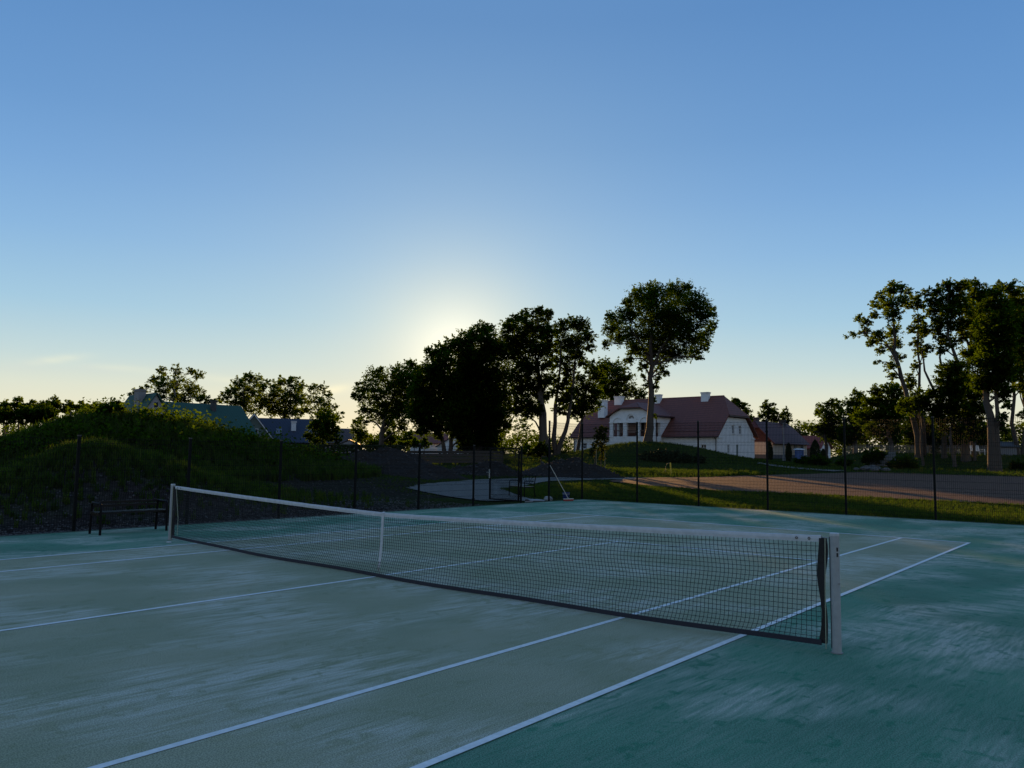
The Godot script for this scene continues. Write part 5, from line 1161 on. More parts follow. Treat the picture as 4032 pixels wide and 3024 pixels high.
	for k in 5:
		var a := PI * (k + 0.5) / 5.0
		mb.tube([Vector3(-12.11, 5.7, pf - 0.16), Vector3(-12.11 + cos(a) * 0.46, 5.7 + sin(a) * 0.42, pf - 0.16)], [0.025, 0.025], 5)
	part("bars", mb, frame_m, fan)
	for q in ph.slice(0, 3):
		mb = MB.new()
		mb.box(Vector3(-u0 - (q[0] + q[1]) * 0.5, 3.98, pf - 0.2), Vector3(q[1] - q[0], 0.13, 0.07))
		mb.box(Vector3(-u0 - (q[0] + q[1]) * 0.5, 3.24, pf - 0.2), Vector3(q[1] - q[0], 0.06, 0.05))
		for k in 8: mb.box(Vector3(-u0 - lerpf(q[0], q[1], (k + 0.5) / 8.0), 3.6, pf - 0.2), Vector3(0.04, 0.7, 0.04))
		part("balustrade", mb, mat("rail_brown", lin(0.07, 0.03, 0.02), 0.6), porch)
	mb = MB.new()   # porch roof
	var um := (u0 + u1) * 0.5
	for s in [-1.0, 1.0]:
		var e: float = um + s * 4.15
		var k: float = um + s * 1.75
		var pts := [Vector3(-e, 5.98, pf + 0.4), Vector3(-k, 7.16, pf + 0.4), Vector3(-um, 8.0, 1.2), Vector3(-um, 8.0, -4.9), Vector3(-e, 5.98, -2.9)]
		mb.slab(pts, Vector3(-s * 0.43, 0.9, 0) * 0.13)
	mb.slab([Vector3(-um + 1.75, 7.16, pf + 0.4), Vector3(-um - 1.75, 7.16, pf + 0.4), Vector3(-um, 8.0, 1.2)], Vector3(0, 0.9, 0.43) * 0.13)
	part("porch_roof", mb, tile, porch)
	mb = MB.new()
	mb.tube([Vector3(-um + 4.2, 5.96, pf + 0.4), Vector3(-um + 4.2, 5.96, -2.8)], [0.08, 0.08], 8)
	mb.tube([Vector3(-um - 4.2, 5.96, pf + 0.4), Vector3(-um - 4.2, 5.96, -2.8)], [0.08, 0.08], 8)
	mb.box(Vector3(-um, 7.14, pf + 0.42), Vector3(3.6, 0.12, 0.06))
	mb.tube([Vector3(-u0 + 0.3, 5.9, 1.9), Vector3(-u0 + 0.1, 5.5, 1.8), Vector3(-u0 + 0.1, -0.6, 1.8)], [0.05, 0.05, 0.05], 8)
	part("porch_gutter", mb, brown, porch)

func build_houses() -> void:
	var white := mats["lime_wash"] as Material
	# green roofed house
	var t := thing("green_roofed_house", "house with dark green roofs and a cross gable behind the overgrown mound", "house", Vector3(-88.6, 1.6, -44.3))
	var green := roof_mat("green_metal", lin(0.007, 0.052, 0.030), lin(0.012, 0.068, 0.042), 0.35, 0.7)
	var plaster := grain("pale_plaster", lin(0.26, 0.25, 0.26), lin(0.34, 0.33, 0.34), 83, 0.03, 3, 0.3)
	gabled(t, Transform3D(Basis(Vector3.UP, PI * 0.5), Vector3.ZERO), 10.8, 9.0, -0.5, 2.3, 6.1, plaster, green, 0.35)
	gabled(t, Transform3D(Basis(), Vector3(1.3, 0, 8.2)), 6.6, 5.6, -0.5, 2.4, 6.8, plaster, green, 0.3)
	var mb := MB.new()
	mb.box(Vector3(4.62, 5.45, 8.15), Vector3(0.06, 0.55, 0.42))
	part("gable_window", mb, mats["glass_dark"], t)
	chimney(t, Vector3(1.9, 5.2, 8.9), Vector3(1.25, 2.1, 0.85), mat("chimney_grey", lin(0.20, 0.20, 0.20), 0.9))
	chimney(t, Vector3(1.0, 4.2, -1.2), Vector3(0.55, 2.4, 0.55), mat("chimney_dark", lin(0.05, 0.05, 0.05), 0.9))
	# navy roofed house
	var a := deg_to_rad(56.5)
	t = thing("navy_roofed_house", "house with navy tiled roof, sage green gable and white trim", "house", Vector3(-93.7, 1.6, -62.0), a)
	var navy := roof_mat("navy_tile", lin(0.010, 0.012, 0.028), lin(0.016, 0.019, 0.042), 0.35, 0.55)
	var sage := grain("sage_boards", lin(0.085, 0.115, 0.095), lin(0.11, 0.14, 0.12), 85, 0.05, 3, 0.5)
	gabled(t, Transform3D(Basis(), Vector3.ZERO), 9.6, 8.0, -0.5, 1.6, 4.95, sage, navy, 0.4)
	gabled(t, Transform3D(Basis(Vector3.UP, PI * 0.5), Vector3(-5.5, 0, 0.6)), 9.0, 6.6, -0.5, 1.1, 5.4, sage, navy, 0.25)
	var wt := mat("trim_white", lin(0.55, 0.56, 0.57), 0.6)
	mb = MB.new()
	for s in [-1.0, 1.0]:
		var p0 := Vector3(-5.5, 5.43, 5.42); var p1 := Vector3(-5.5 + s * 3.55, 0.85, 5.42)
		var dn := Vector3(0, -0.2, 0); var z := Vector3(0, 0, 0.06)
		mb.hexa([p0, p1, p1 + dn, p0 + dn, p0 + z, p1 + z, p1 + dn + z, p0 + dn + z])
	part("bargeboard", mb, wt, t)
	mb = MB.new()
	mb.box(Vector3(-5.65, 2.75, 5.16), Vector3(1.5, 0.95, 0.05))
	var pn := part("window", mb, mats["glass_dark"], t)
	mb = MB.new()
	for x in [-0.75, -0.06, 0.06, 0.75]: mb.box(Vector3(-5.65 + x, 2.75, 5.19), Vector3(0.08, 0.95, 0.06))
	for y in [-0.48, 0.48]: mb.box(Vector3(-5.65, 2.75 + y, 5.19), Vector3(1.6, 0.08, 0.061))
	part("frame", mb, wt, pn)
	chimney(t, Vector3(0.1, 2.2, 2.05), Vector3(0.7, 2.35, 0.6), wt)
	var slope := atan2(4.95 - 1.6, 4.0)
	for x in [-2.0, 2.4]:
		mb = MB.new()
		var bb := Basis(Vector3.RIGHT, slope)
		mb.box(Vector3(x, 3.02, 2.55), Vector3(0.78, 0.07, 1.15), bb)
		var sk := part("skylight", mb, mat("skylight_frame", lin(0.2, 0.2, 0.21), 0.5), t)
		mb = MB.new()
		mb.box(Vector3(x, 3.05, 2.57), Vector3(0.62, 0.05, 0.98), bb)
		part("pane", mb, mat("skylight_glass", lin(0.10, 0.11, 0.13), 0.05), sk)
	# brown roofed house and a pale lean-to
	t = thing("brown_roofed_house", "small house with plain brown roof beyond the small dark tree", "house", Vector3(-103.0, 1.7, -78.5), deg_to_rad(55))
	gabled(t, Transform3D(Basis(), Vector3(-1.5, 0, 0)), 6.5, 6.0, -0.5, 1.6, 4.0, plaster, roof_mat("brown_tile", lin(0.045, 0.032, 0.03), lin(0.07, 0.05, 0.045), 0.35), 0.3)
	t = thing("pale_shed", "pale shed with low arched front in front of the brown roofed house", "shed", Vector3(-86.0, 1.5, -67.0), deg_to_rad(45))
	gabled(t, Transform3D(Basis(Vector3.UP, PI * 0.5), Vector3.ZERO), 3.0, 3.2, -0.3, 1.2, 1.95, plaster, mats["brown_tile"], 0.15)
	t = thing("red_roofed_cottage", "small white cottage with a red roof glimpsed under the old trees", "house", Vector3(-81.4, 1.6, -79.0), deg_to_rad(50))
	gabled(t, Transform3D(Basis(), Vector3.ZERO), 5.5, 5.0, -0.3, 1.7, 3.2, white, mats["red_tile"], 0.3)
	t = thing("white_cottage", "white gabled cottage glimpsed between the low forking stems", "house", Vector3(-74.0, 1.5, -77.0), deg_to_rad(45))
	gabled(t, Transform3D(Basis(Vector3.UP, PI * 0.5), Vector3.ZERO), 6.0, 4.6, -0.3, 1.2, 2.7, white, mats["brown_tile"], 0.25)
	# cream outbuilding right of the manor
	t = thing("cream_outbuilding", "cream walled outbuilding with dark red roof next to the manor gable", "building", Vector3(-38.6, 1.25, -112.2), deg_to_rad(-3.2))
	var cream := grain("cream_render", lin(0.44, 0.37, 0.30), lin(0.53, 0.46, 0.37), 87, 0.03, 3, 0.3)
	gabled(t, Transform3D(Basis(Vector3.UP, PI * 0.5), Vector3.ZERO), 12.4, 6.2, 0.9, 2.8, 5.9, cream, roof_mat("dark_red_tile", lin(0.075, 0.020, 0.017), lin(0.11, 0.032, 0.026), 0.34), 0.35, 0.35, mat("gable_boards", lin(0.05, 0.015, 0.013), 0.8))
	mb = MB.new()
	mb.box(Vector3(0, 0.2, 0), Vector3(6.3, 1.4, 12.5))
	part("plinth", mb, mat("plinth_grey", lin(0.07, 0.075, 0.085), 0.9), t)
	mb = MB.new()
	mb.box(Vector3(3.16, 1.75, 0.9), Vector3(0.08, 1.9, 0.85))
	part("door", mb, mat("door_dark", lin(0.02, 0.018, 0.018), 0.5), t)
	for z in [-1.6, -4.1]:
		mb = MB.new()
		mb.box(Vector3(3.14, 2.05, z), Vector3(0.06, 0.9, 1.0))
		var w := part("window", mb, mats["glass_dark"], t)
		mb = MB.new()
		for e in [-0.5, 0.0, 0.5]: mb.box(Vector3(3.17, 2.05, z + e), Vector3(0.05, 0.96, 0.07))
		for e in [-0.45, 0.45]: mb.box(Vector3(3.17, 2.05 + e, z), Vector3(0.052, 0.07, 1.06))
		part("frame", mb, mats["window_white"], w)
	chimney(t, Vector3(0.3, 5.2, -3.6), Vector3(0.8, 1.2, 0.6), mat("chimney_dark", lin(0.05, 0.05, 0.05), 0.9))
	chimney(t, Vector3(-0.3, 5.2, 4.4), Vector3(0.7, 1.3, 0.6), mats["chimney_dark"])
	# white outbuilding with clipped gable
	t = thing("white_outbuilding", "small white outbuilding with orange red roof and clipped gable", "building", Vector3(-40.3, 1.8, -132.3), deg_to_rad(-3.2))
	gabled(t, Transform3D(Basis(), Vector3.ZERO), 7.0, 4.6, -0.3, 1.75, 3.75, white, roof_mat("bright_red_tile", lin(0.17, 0.032, 0.02), lin(0.23, 0.05, 0.03), 0.34), 0.3, 0.45)
	mb = MB.new()
	mb.box(Vector3(1.2, 0.8, 2.28), Vector3(2.4, 1.7, 0.08))
	part("garage_door", mb, mats["door_dark"], t)

func build_yard() -> void:
	# portable toilet
	var t := thing("portable_toilet", "blue portable toilet with white domed roof beside the cream outbuilding", "toilet", Vector3(-27.7, 1.05, -94.0), deg_to_rad(20))
	var blue := mat("toilet_blue", lin(0.012, 0.065, 0.22), 0.45)
	var mb := MB.new()
	mb.cbox(Vector3(0, 0.86, 0), Vector3(1.06, 1.72, 1.06), 0.08)
	var body := part("cabin", mb, blue, t)
	mb = MB.new()
	for k in 6: mb.box(Vector3(-0.38 + 0.15 * k, 0.85, 0.54), Vector3(0.03, 1.5, 0.03))
	part("rib", mb, blue, body)
	mb = MB.new()
	mb.box(Vector3(0, 0.84, 0.555), Vector3(0.66, 1.5, 0.03))
	part("door", mb, mat("toilet_door", lin(0.02, 0.085, 0.27), 0.4), t)
	mb = MB.new()
	mb.lathe(Vector3(0, 1.72, 0), [Vector2(0.76, 0.0), Vector2(0.76, 0.05), Vector2(0.6, 0.11), Vector2(0.3, 0.15), Vector2(0, 0.16)], 16)
	part("roof", mb, mat("toilet_white", lin(0.6, 0.62, 0.64), 0.4), t)
	# utility pole
	t = thing("utility_pole", "slim grey pole standing before the cream outbuilding", "pole", on(-29.5, -93.4))
	mb = MB.new()
	mb.tube([Vector3(0, -0.3, 0), Vector3(0, 4.9, 0)], [0.10, 0.07], 10)
	part("shaft", mb, mat("pole_grey", lin(0.16, 0.16, 0.16), 0.8), t)
	mb = MB.new()
	mb.cbox(Vector3(0, 0.35, 0), Vector3(0.34, 0.7, 0.34), 0.04)
	part("footing", mb, mat("footing", lin(0.18, 0.18, 0.18), 0.9), t)
	# dark wooden garden fence under the old trees
	t = thing("board_fence", "dark wooden board fence under the old trees", "fence", on(-44.4, -40.9))
	var d := Vector3(-39.5, 0, -48.5) - Vector3(-44.4, 0, -40.9)
	var dark := grain("old_wood", lin(0.03, 0.024, 0.02), lin(0.06, 0.05, 0.04), 91, 0.06, 3, 1.0)
	for k in 7:
		var p := d * (k / 6.0)
		mb = MB.new()
		mb.box(p + Vector3(0, 0.55, 0), Vector3(0.12, 1.3, 0.12))
		part("post", mb, dark, t)
	for y in [0.22, 0.52, 0.82, 1.1]:
		mb = MB.new()
		var p0 := Vector3(0.07, y, 0.05); var p1 := d + Vector3(0.07, y + 0.1, 0.05)
		var hh := Vector3(0, 0.12, 0); var tt := Vector3(0.04, 0, 0.025)
		mb.hexa([p0 - hh, p1 - hh, p1 + hh, p0 + hh, p0 - hh + tt, p1 - hh + tt, p1 + hh + tt, p0 + hh + tt])
		part("board", mb, dark, t)
	t = thing("trestle", "small pale trestle frame beside the trimmed hedge", "trestle", on(-34.0, -31.6), deg_to_rad(35))
	var pale := mat("trestle_pale", lin(0.32, 0.33, 0.33), 0.7)
	for s in [-1.0, 1.0]:
		mb = MB.new()
		mb.tube([Vector3(s * 0.42, 0, 0.15), Vector3(s * 0.40, 0.85, 0)], [0.025, 0.025], 6)
		mb.tube([Vector3(s * 0.42, 0, -0.2), Vector3(s * 0.40, 0.85, 0)], [0.025, 0.025], 6)
		part("leg", mb, pale, t)
	mb = MB.new()
	mb.box(Vector3(0, 0.87, 0), Vector3(0.95, 0.06, 0.09))
	part("beam", mb, pale, t)
	# picket fence along the wood
	t = thing("picket_fence", "low weathered picket fence along the foot of the dark wood", "fence", on(-20.4, -88.0))
	var e := Vector3(-5.0, 0, -92.5) - Vector3(-20.4, 0, -88.0)
	var pk := grain("picket_wood", lin(0.10, 0.09, 0.075), lin(0.16, 0.145, 0.12), 93, 0.06, 3, 1.0)
	mb = MB.new()
	for k in 110:
		var p := e * (k / 109.0)
		var y := hill(-20.4 + p.x, -88.0 + p.z) - t.position.y
		mb.box(p + Vector3(0, y + 0.5, 0), Vector3(0.085, 1.0, 0.025), Basis(Vector3.UP, 0.28))
	tag(part("pickets", mb, pk, t), "", "", "", "stuff")
	for h in [0.3, 0.75]:
		mb = MB.new()
		for k in 22:
			var p0 := e * (k / 22.0); var p1 := e * ((k + 1) / 22.0)
			p0.y = hill(-20.4 + p0.x, -88.0 + p0.z) - t.position.y + h; p1.y = hill(-20.4 + p1.x, -88.0 + p1.z) - t.position.y + h
			mb.tube([p0 + Vector3(0, 0, -0.04), p1 + Vector3(0, 0, -0.04)], [0.035, 0.035], 5)
		part("rail", mb, pk, t)
	# white garden seat on the bank
	t = thing("slatted_bench", "white slatted garden bench on the sunlit edge of the bank", "bench", on(-6.0, -84.6), deg_to_rad(65))
	var wm := mat("seat_white", lin(0.68, 0.66, 0.62), 0.6)
	for k in 5:
		mb = MB.new()
		mb.box(Vector3(0, 0.42, -0.25 + 0.13 * k), Vector3(1.5, 0.03, 0.11))
		part("seat_slat", mb, wm, t)
	for k in 7:
		mb = MB.new()
		mb.box(Vector3(-0.63 + 0.21 * k, 0.72, -0.34), Vector3(0.12, 0.6, 0.03), Basis(Vector3.RIGHT, -0.2))
		part("back_slat", mb, wm, t)
	for s in [-1.0, 1.0]:
		mb = MB.new()
		mb.box(Vector3(s * 0.72, 0.2, 0.24), Vector3(0.06, 0.42, 0.06)); mb.box(Vector3(s * 0.72, 0.2, -0.28), Vector3(0.06, 0.42, 0.06)); mb.box(Vector3(s * 0.72, 0.62, -0.02), Vector3(0.07, 0.04, 0.6)); mb.box(Vector3(s * 0.72, 0.5, 0.24), Vector3(0.055, 0.22, 0.055))
		part("side_frame", mb, wm, t)
	# grey play house behind the big trunk, pale board screen by the golden bush
	t = thing("garden_hut", "small grey board hut behind the thickest trunk", "hut", on(-3.9, -87.8), deg_to_rad(25))
	var gb := grain("grey_boards", lin(0.12, 0.13, 0.14), lin(0.19, 0.20, 0.21), 95, 0.06, 3, 0.8)
	gabled(t, Transform3D(Basis(), Vector3.ZERO), 1.7, 1.4, -0.2, 0.85, 1.3, gb, mat("hut_roof", lin(0.06, 0.065, 0.07), 0.7), 0.12)
	t = thing("board_screen", "grey board cold frame standing beside the leafy bush", "cold frame", on(-13.3, -76.8), deg_to_rad(12))
	var bs := grain("pale_boards", lin(0.09, 0.10, 0.105), lin(0.14, 0.155, 0.16), 97, 0.06, 3, 0.8)
	for k in 5:
		mb = MB.new()
		mb.box(Vector3(0.2, 0.2 + 0.29 * k, 0.5), Vector3(2.3, 0.26, 0.04))
		part("board", mb, bs, t)
	for x in [-0.95, 0.2, 1.35]:
		mb = MB.new()
		mb.box(Vector3(x, 0.75, 0.44), Vector3(0.08, 1.6, 0.08))
		part("post", mb, bs, t)
	for k in 5:
		blob("boulder", "grey boulder in the small rock pile beyond the asphalt", "boulder", on(-10.9 + [0.0, 0.8, 1.5, -0.7, 0.4][k], -63.0 + [0.0, 0.5, -0.3, 0.2, -0.8][k]), Vector3(0.5, 0.3, 0.4) * [1.0, 0.8, 0.7, 0.6, 1.1][k], 20 + k, lin(0.075, 0.075, 0.072), "boulders beyond the asphalt")

# ---------------------------------------------------------------- plants
# one leaf or leaf spray: a bent diamond
func leaf(v: PackedVector3Array, c: PackedColorArray, p: Vector3, s: float, tint: Color) -> void:
	var a := Vector3(rng.randf_range(-1, 1), rng.randf_range(-0.7, 0.7), rng.randf_range(-1, 1)).normalized()
	var b := a.cross(Vector3(rng.randf_range(-1, 1), rng.randf_range(-1, 1), rng.randf_range(-1, 1))).normalized()
	var n := a.cross(b) * s * 0.12
	a *= s * 0.5; b *= s * 0.33
	v.append(p - a); v.append(p + b + n); v.append(p + a)
	v.append(p - a); v.append(p + a); v.append(p - b + n)
	for k in 6: c.append(tint)

func leaf_cloud(mb: MB, lobes: Array, size: float, dens: float, o: Vector3, lo: Color, hi: Color) -> void:
	for i in range(0, lobes.size(), 4):
		var c := Vector3(lobes[i], lobes[i + 1], lobes[i + 2]) - o
		var r: float = lobes[i + 3]
		var want := int(2.7 * dens * PI * r * r / (0.125 * size * size))
		var clump := 14
		var cr := clampf(r * 0.27, size * 0.8, 0.6)
		for k in maxi(want / clump, 3):
			var d := Vector3(rng.randfn(), rng.randfn() * 0.9, rng.randfn()).normalized()
			var m := c + d * r * pow(rng.randf(), 0.42) * (1.0 + (rng.randf() * 0.42 if k % 5 == 0 else 0.0))
			var t := lo.lerp(hi, rng.randf())
			var sprig := k % 6 == 2 and r > 0.35
			for q in clump:
				var p := m + Vector3(rng.randfn(), rng.randfn() * 0.7, rng.randfn()) * cr * 0.55
				if sprig: p = c + d * r * (0.85 + 0.6 * rng.randf()) + Vector3(rng.randfn(), rng.randfn() + 0.6 * rng.randf(), rng.randfn()) * cr * 0.24
				leaf(mb.v, mb.col, p, size * rng.randf_range(0.65, 1.25), t.lerp(hi, rng.randf() * 0.3))

func bark(key: String) -> Material:
	if key == "birch": return grain("bark_birch", lin(0.22, 0.20, 0.18), lin(0.08, 0.07, 0.06), 101, 0.06, 3, 1.0)
	return grain("bark", lin(0.035, 0.028, 0.022), lin(0.085, 0.07, 0.055), 103, 0.05, 4, 0.9, 0.95, 2.0)

const TINT := {
	"dark": [[0.038, 0.055, 0.018], [0.066, 0.085, 0.027]],
	"olive": [[0.068, 0.088, 0.034], [0.108, 0.120, 0.048]],
	"birch": [[0.060, 0.075, 0.030], [0.098, 0.112, 0.045]],
}

func plant(d: Array) -> void:
	var base := on(d[6][0], d[6][1])
	var cat := "bush" if d[0].contains("bush") or d[0].contains("shrub") else "tree"
	var t := thing(d[0], d[1], cat, base, 0.0, d[2])
	rng.seed = hash(d[1]) + int(d[6][0] * 100.0)
	var mb := MB.new()
	var stems := MB.new()
	var heads := []
	for path in d[7]:
		var p := []; var r := []
		for i in range(0, path.size(), 4):
			p.append(Vector3(path[i], path[i + 1], path[i + 2]) - base); r.append(path[i + 3])
		if p[0].y < 1.6: p[0].y = minf(p[0].y, -0.3)
		# slight crookedness between the given points
		var pp := [p[0]]; var rr := [r[0]]
		for i in range(1, p.size()):
			var m: Vector3 = (p[i - 1] + p[i]) * 0.5
			var wob: float = (p[i] - p[i - 1]).length() * 0.035
			pp.append(m + Vector3(rng.randfn(), 0, rng.randfn()) * wob); rr.append((r[i - 1] + r[i]) * 0.5)
			pp.append(p[i]); rr.append(r[i])
		mb.tube(pp, rr, 9)
		for i in range(2, pp.size()): heads.append([pp[i], rr[i]])
		var core := []   # the limbs grow out of the heart of the stem
		for q in rr: core.append(q * 0.5)
		stems.tube(pp.slice(1), core.slice(1), 5, false)
	part("trunk", mb, bark(d[3]), t)
	# limbs from the stems out to each mass of leaves
	var lob: Array = d[8]
	for i in range(0, lob.size(), 4):
		var c := Vector3(lob[i], lob[i + 1], lob[i + 2]) - base
		var best: Array = heads[0]; var bd := 1e9
		for q in heads:
			var a: Vector3 = q[0]
			var k := a.distance_to(c) + (6.0 if a.y > c.y - 0.2 else 0.0)
			if k < bd: bd = k; best = q
		var a: Vector3 = best[0]
		var l := a.distance_to(c)
		if l < 0.2: continue
		var br := clampf(best[1] * 0.5, 0.015, 0.12)
		var mid := a.lerp(c, 0.5) + Vector3(rng.randfn() * 0.06, 0.10, rng.randfn() * 0.06) * l
		stems.tube([a, mid, c], [br, br * 0.7, br * 0.3], 5, false)
		for k in 3:
			var e: Vector3 = c + Vector3(rng.randfn(), rng.randf_range(-0.2, 1.0), rng.randfn()).normalized() * lob[i + 3] * 0.9
			stems.tube([mid.lerp(c, 0.3 + 0.3 * k), e], [br * 0.4, br * 0.15], 4, false)
	if stems.v.size() > 0: part("branches", stems, bark(d[3]), t)
	var cr := MB.new()
	var tn: Array = TINT[d[3]]
	leaf_cloud(cr, lob, d[4] * 0.84, d[5], base, Color(tn[0][0], tn[0][1], tn[0][2]), Color(tn[1][0], tn[1][1], tn[1][2]))
	part("crown", cr, leaf_mat("leaves_" + d[3], Color.WHITE, Color(1.3, 1.5, 0.6)), t)

func conifer(called: String, label: String, x: float, z: float, hgt: float, wid: float, group: String, tiers := 13) -> void:
	var base := on(x, z)
	var t := thing(called, label, "tree", base, 0.0, group)
	rng.seed = hash(label)
	var mb := MB.new()
	mb.tube([Vector3(0, -0.3, 0), Vector3(0, hgt * 0.5, 0), Vector3(0, hgt, 0)], [wid * 0.06, wid * 0.04, 0.02], 7)
	part("trunk", mb, bark("dark"), t)
	mb = MB.new()
	for i in tiers:
		for k in 12:
			var f := (i + rng.randf()) / tiers
			var y := hgt * (0.12 + 0.86 * f)
			var r := wid * 0.5 * pow(1.0 - f, 0.8) * rng.randf_range(0.6, 1.15) + 0.12
			var a := rng.randf() * TAU
			for q in 16:
				var s := sqrt(rng.randf())
				var p := Vector3(cos(a + rng.randfn() * 0.12) * r * s, y - s * r * 0.28 + rng.randfn() * 0.06 * r + s * s * r * 0.12, sin(a + rng.randfn() * 0.12) * r * s)
				leaf(mb.v, mb.col, p, rng.randf_range(0.22, 0.45) * clampf(hgt / 9.0, 0.3, 1.0), Color(0.022, 0.034, 0.016).lerp(Color(0.045, 0.058, 0.026), rng.randf()))
	part("crown", mb, leaf_mat("needles", Color.WHITE, Color(0.2, 0.25, 0.12)), t)

func thuja(label: String, x: float, z: float, hgt: float, wid: float) -> void:
	var base := on(x, z)
	var t := thing("thuja", label, "shrub", base, 0.0, "columnar thujas by the outbuildings")
	rng.seed = hash(label)
	var mb := MB.new()
	mb.tube([Vector3(0, -0.2, 0), Vector3(0, hgt * 0.8, 0)], [0.06, 0.03], 6)
	part("trunk", mb, bark("dark"), t)
	mb = MB.new()
	var lump := FastNoiseLite.new(); lump.seed = 6; lump.frequency = 0.28
	for k in 2600:
		var f := pow(rng.randf(), 0.85)
		var r := wid * 0.5 * sin(PI * clampf(0.16 + 0.84 * f, 0, 1)) ** 0.7 * rng.randf_range(0.75, 1.05)
		var a := rng.randf() * TAU
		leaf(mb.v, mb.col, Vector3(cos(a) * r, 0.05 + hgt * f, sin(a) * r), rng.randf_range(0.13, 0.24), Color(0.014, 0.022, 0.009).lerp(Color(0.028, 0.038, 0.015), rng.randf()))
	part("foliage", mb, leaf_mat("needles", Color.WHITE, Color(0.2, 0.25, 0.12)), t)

func build_plants() -> void:
	for d in TREES: plant(d)
	conifer("spruce_tree", "small pointed spruce at the end of the cream roof", -42.0, -133.5, 5.6, 4.0, "conifers behind the cream outbuilding")
	conifer("spruce_tree", "little pale spruce on the bank before the dark wood", -9.5, -82.6, 1.8, 0.9, "", 9)
	thuja("thuja beside the manor gable end of the cream outbuilding", -29.67, -89.0, 2.5, 0.8)
	thuja("thuja between the grey pole and the blue toilet", -28.24, -91.7, 2.25, 0.75)
	thuja("widest thuja, standing alone on the lawn past the blue toilet", -20.73, -79.5, 2.6, 1.05)
	thuja("smallest thuja in front of the white clipped gable", -21.24, -83.6, 1.6, 0.6)
	# trimmed hedge
	var t := thing("hedge", "long dark trimmed hedge behind the earth heaps", "hedge", on(-42.3, -27.5))
	rng.seed = 8
	var mb := MB.new()
	var e := Vector3(-40.3, 0, -36.5) - Vector3(-42.3, 0, -27.5)
	for k in 6500:
		var f := rng.randf()
		var y := rng.randf()
		var z := rng.randf_range(-0.5, 0.5)
		if rng.randf() < 0.4: y = 1.0
		elif rng.randf() < 0.7: z = 0.5
		var p := e * f
		p += Vector3(e.z, 0, -e.x).normalized() * -z * 1.1
		p.y = hill(-42.3 + p.x, -27.5 + p.z) - t.position.y + y * 1.68
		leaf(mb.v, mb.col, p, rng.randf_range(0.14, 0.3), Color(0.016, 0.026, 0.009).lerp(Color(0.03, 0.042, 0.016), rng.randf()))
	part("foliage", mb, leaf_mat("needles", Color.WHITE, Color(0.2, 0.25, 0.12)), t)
	mb = MB.new()
	for k in 16: mb.tube([e * (k / 15.0) - Vector3(0, 0.2, 0), e * (k / 15.0) + Vector3(0, 1.3, 0)], [0.05, 0.03], 5)
	part("stems", mb, bark("dark"), t)
	# low dark shrubs on the flank of the mound
	var sp := [[-27.9, -55.9, 0.9], [-26.9, -56.0, 1.15], [-25.9, -56.6, 1.2], [-25.0, -57.0, 0.9], [-24.0, -57.9, 0.7]]
	var lab := ["spreading dark shrub at the bright end of the bed on the mound", "wide dark shrub in the bed on the mound below the lone tree", "biggest dark shrub in the bed on the mound", "dark shrub next to the last one of the mound bed", "lowest shrub closing the bed on the mound"]
	for k in 5:
		var q: Array = sp[k]
		t = thing("low_shrub", lab[k], "shrub", on(q[0], q[1]), 0.0, "shrubs in the bed on the mound")
		mb = MB.new()
		var s: float = q[2]
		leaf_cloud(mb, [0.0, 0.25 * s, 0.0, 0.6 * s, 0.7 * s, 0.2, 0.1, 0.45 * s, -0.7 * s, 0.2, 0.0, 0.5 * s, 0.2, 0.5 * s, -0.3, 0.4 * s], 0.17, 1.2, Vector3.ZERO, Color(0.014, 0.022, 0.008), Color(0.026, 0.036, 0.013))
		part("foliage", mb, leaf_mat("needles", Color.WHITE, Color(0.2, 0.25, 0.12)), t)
		mb = MB.new()
		for a in 5: mb.tube([Vector3(0, -0.1, 0), Vector3(cos(a * 1.3) * 0.5 * s, 0.35 * s, sin(a * 1.3) * 0.4 * s)], [0.03, 0.01], 5)
		part("stems", mb, bark("dark"), t)
	# staked saplings
	for k in 2:
		var x: float = [-24.7, -25.7][k]; var z: float = [-43.0, -43.6][k]
		t = thing("sapling", ["leafy young tree tied to pale stakes in front of the porch", "shorter bare-stemmed sapling next to the staked young tree"][k], "tree", on(x, z), 0.0, "saplings planted before the mound")
		mb = MB.new()
		var hg: float = [3.7, 2.2][k]
		mb.tube([Vector3(0, -0.2, 0), Vector3(0.05, hg * 0.5, 0), Vector3(-0.03, hg * 0.95, 0.05)], [0.045, 0.03, 0.01], 7)
		part("trunk", mb, bark("dark"), t)
		if k == 0:
			for a in 3:
				mb = MB.new()
				var o := Vector3(cos(a * 2.1) * 0.38, 0, sin(a * 2.1) * 0.38)
				mb.tube([o + Vector3(0, -0.2, 0), o + Vector3(0, 1.7, 0)], [0.03, 0.03], 6)
				part("stake", mb, mat("stake_wood", lin(0.22, 0.17, 0.10), 0.8), t)
		mb = MB.new()
		var lobes := [0.0, 3.0, 0.0, 0.5, 0.25, 2.5, 0.1, 0.45, -0.3, 2.2, 0.1, 0.45, 0.1, 1.7, 0.0, 0.4, 0.3, 3.3, 0.0, 0.35, -0.2, 2.8, -0.2, 0.4, 0.2, 1.1, 0.1, 0.3] if k == 0 else [0.0, 1.7, 0.0, 0.3, 0.1, 2.1, 0.0, 0.25, -0.1, 1.3, 0.1, 0.25]
		rng.seed = 60 + k
		leaf_cloud(mb, lobes, 0.14, 0.5, Vector3.ZERO, Color(0.04, 0.045, 0.016), Color(0.08, 0.07, 0.025))
		part("crown", mb, leaf_mat("leaves_birch", Color.WHITE, Color(1.3, 1.5, 0.6)), t)
	# leafy bush by the cold frame
	t = thing("leafy_bush", "leafy bush in front of the board cold frame", "bush", on(-13.5, -75.4))
	rng.seed = 15
	mb = MB.new()
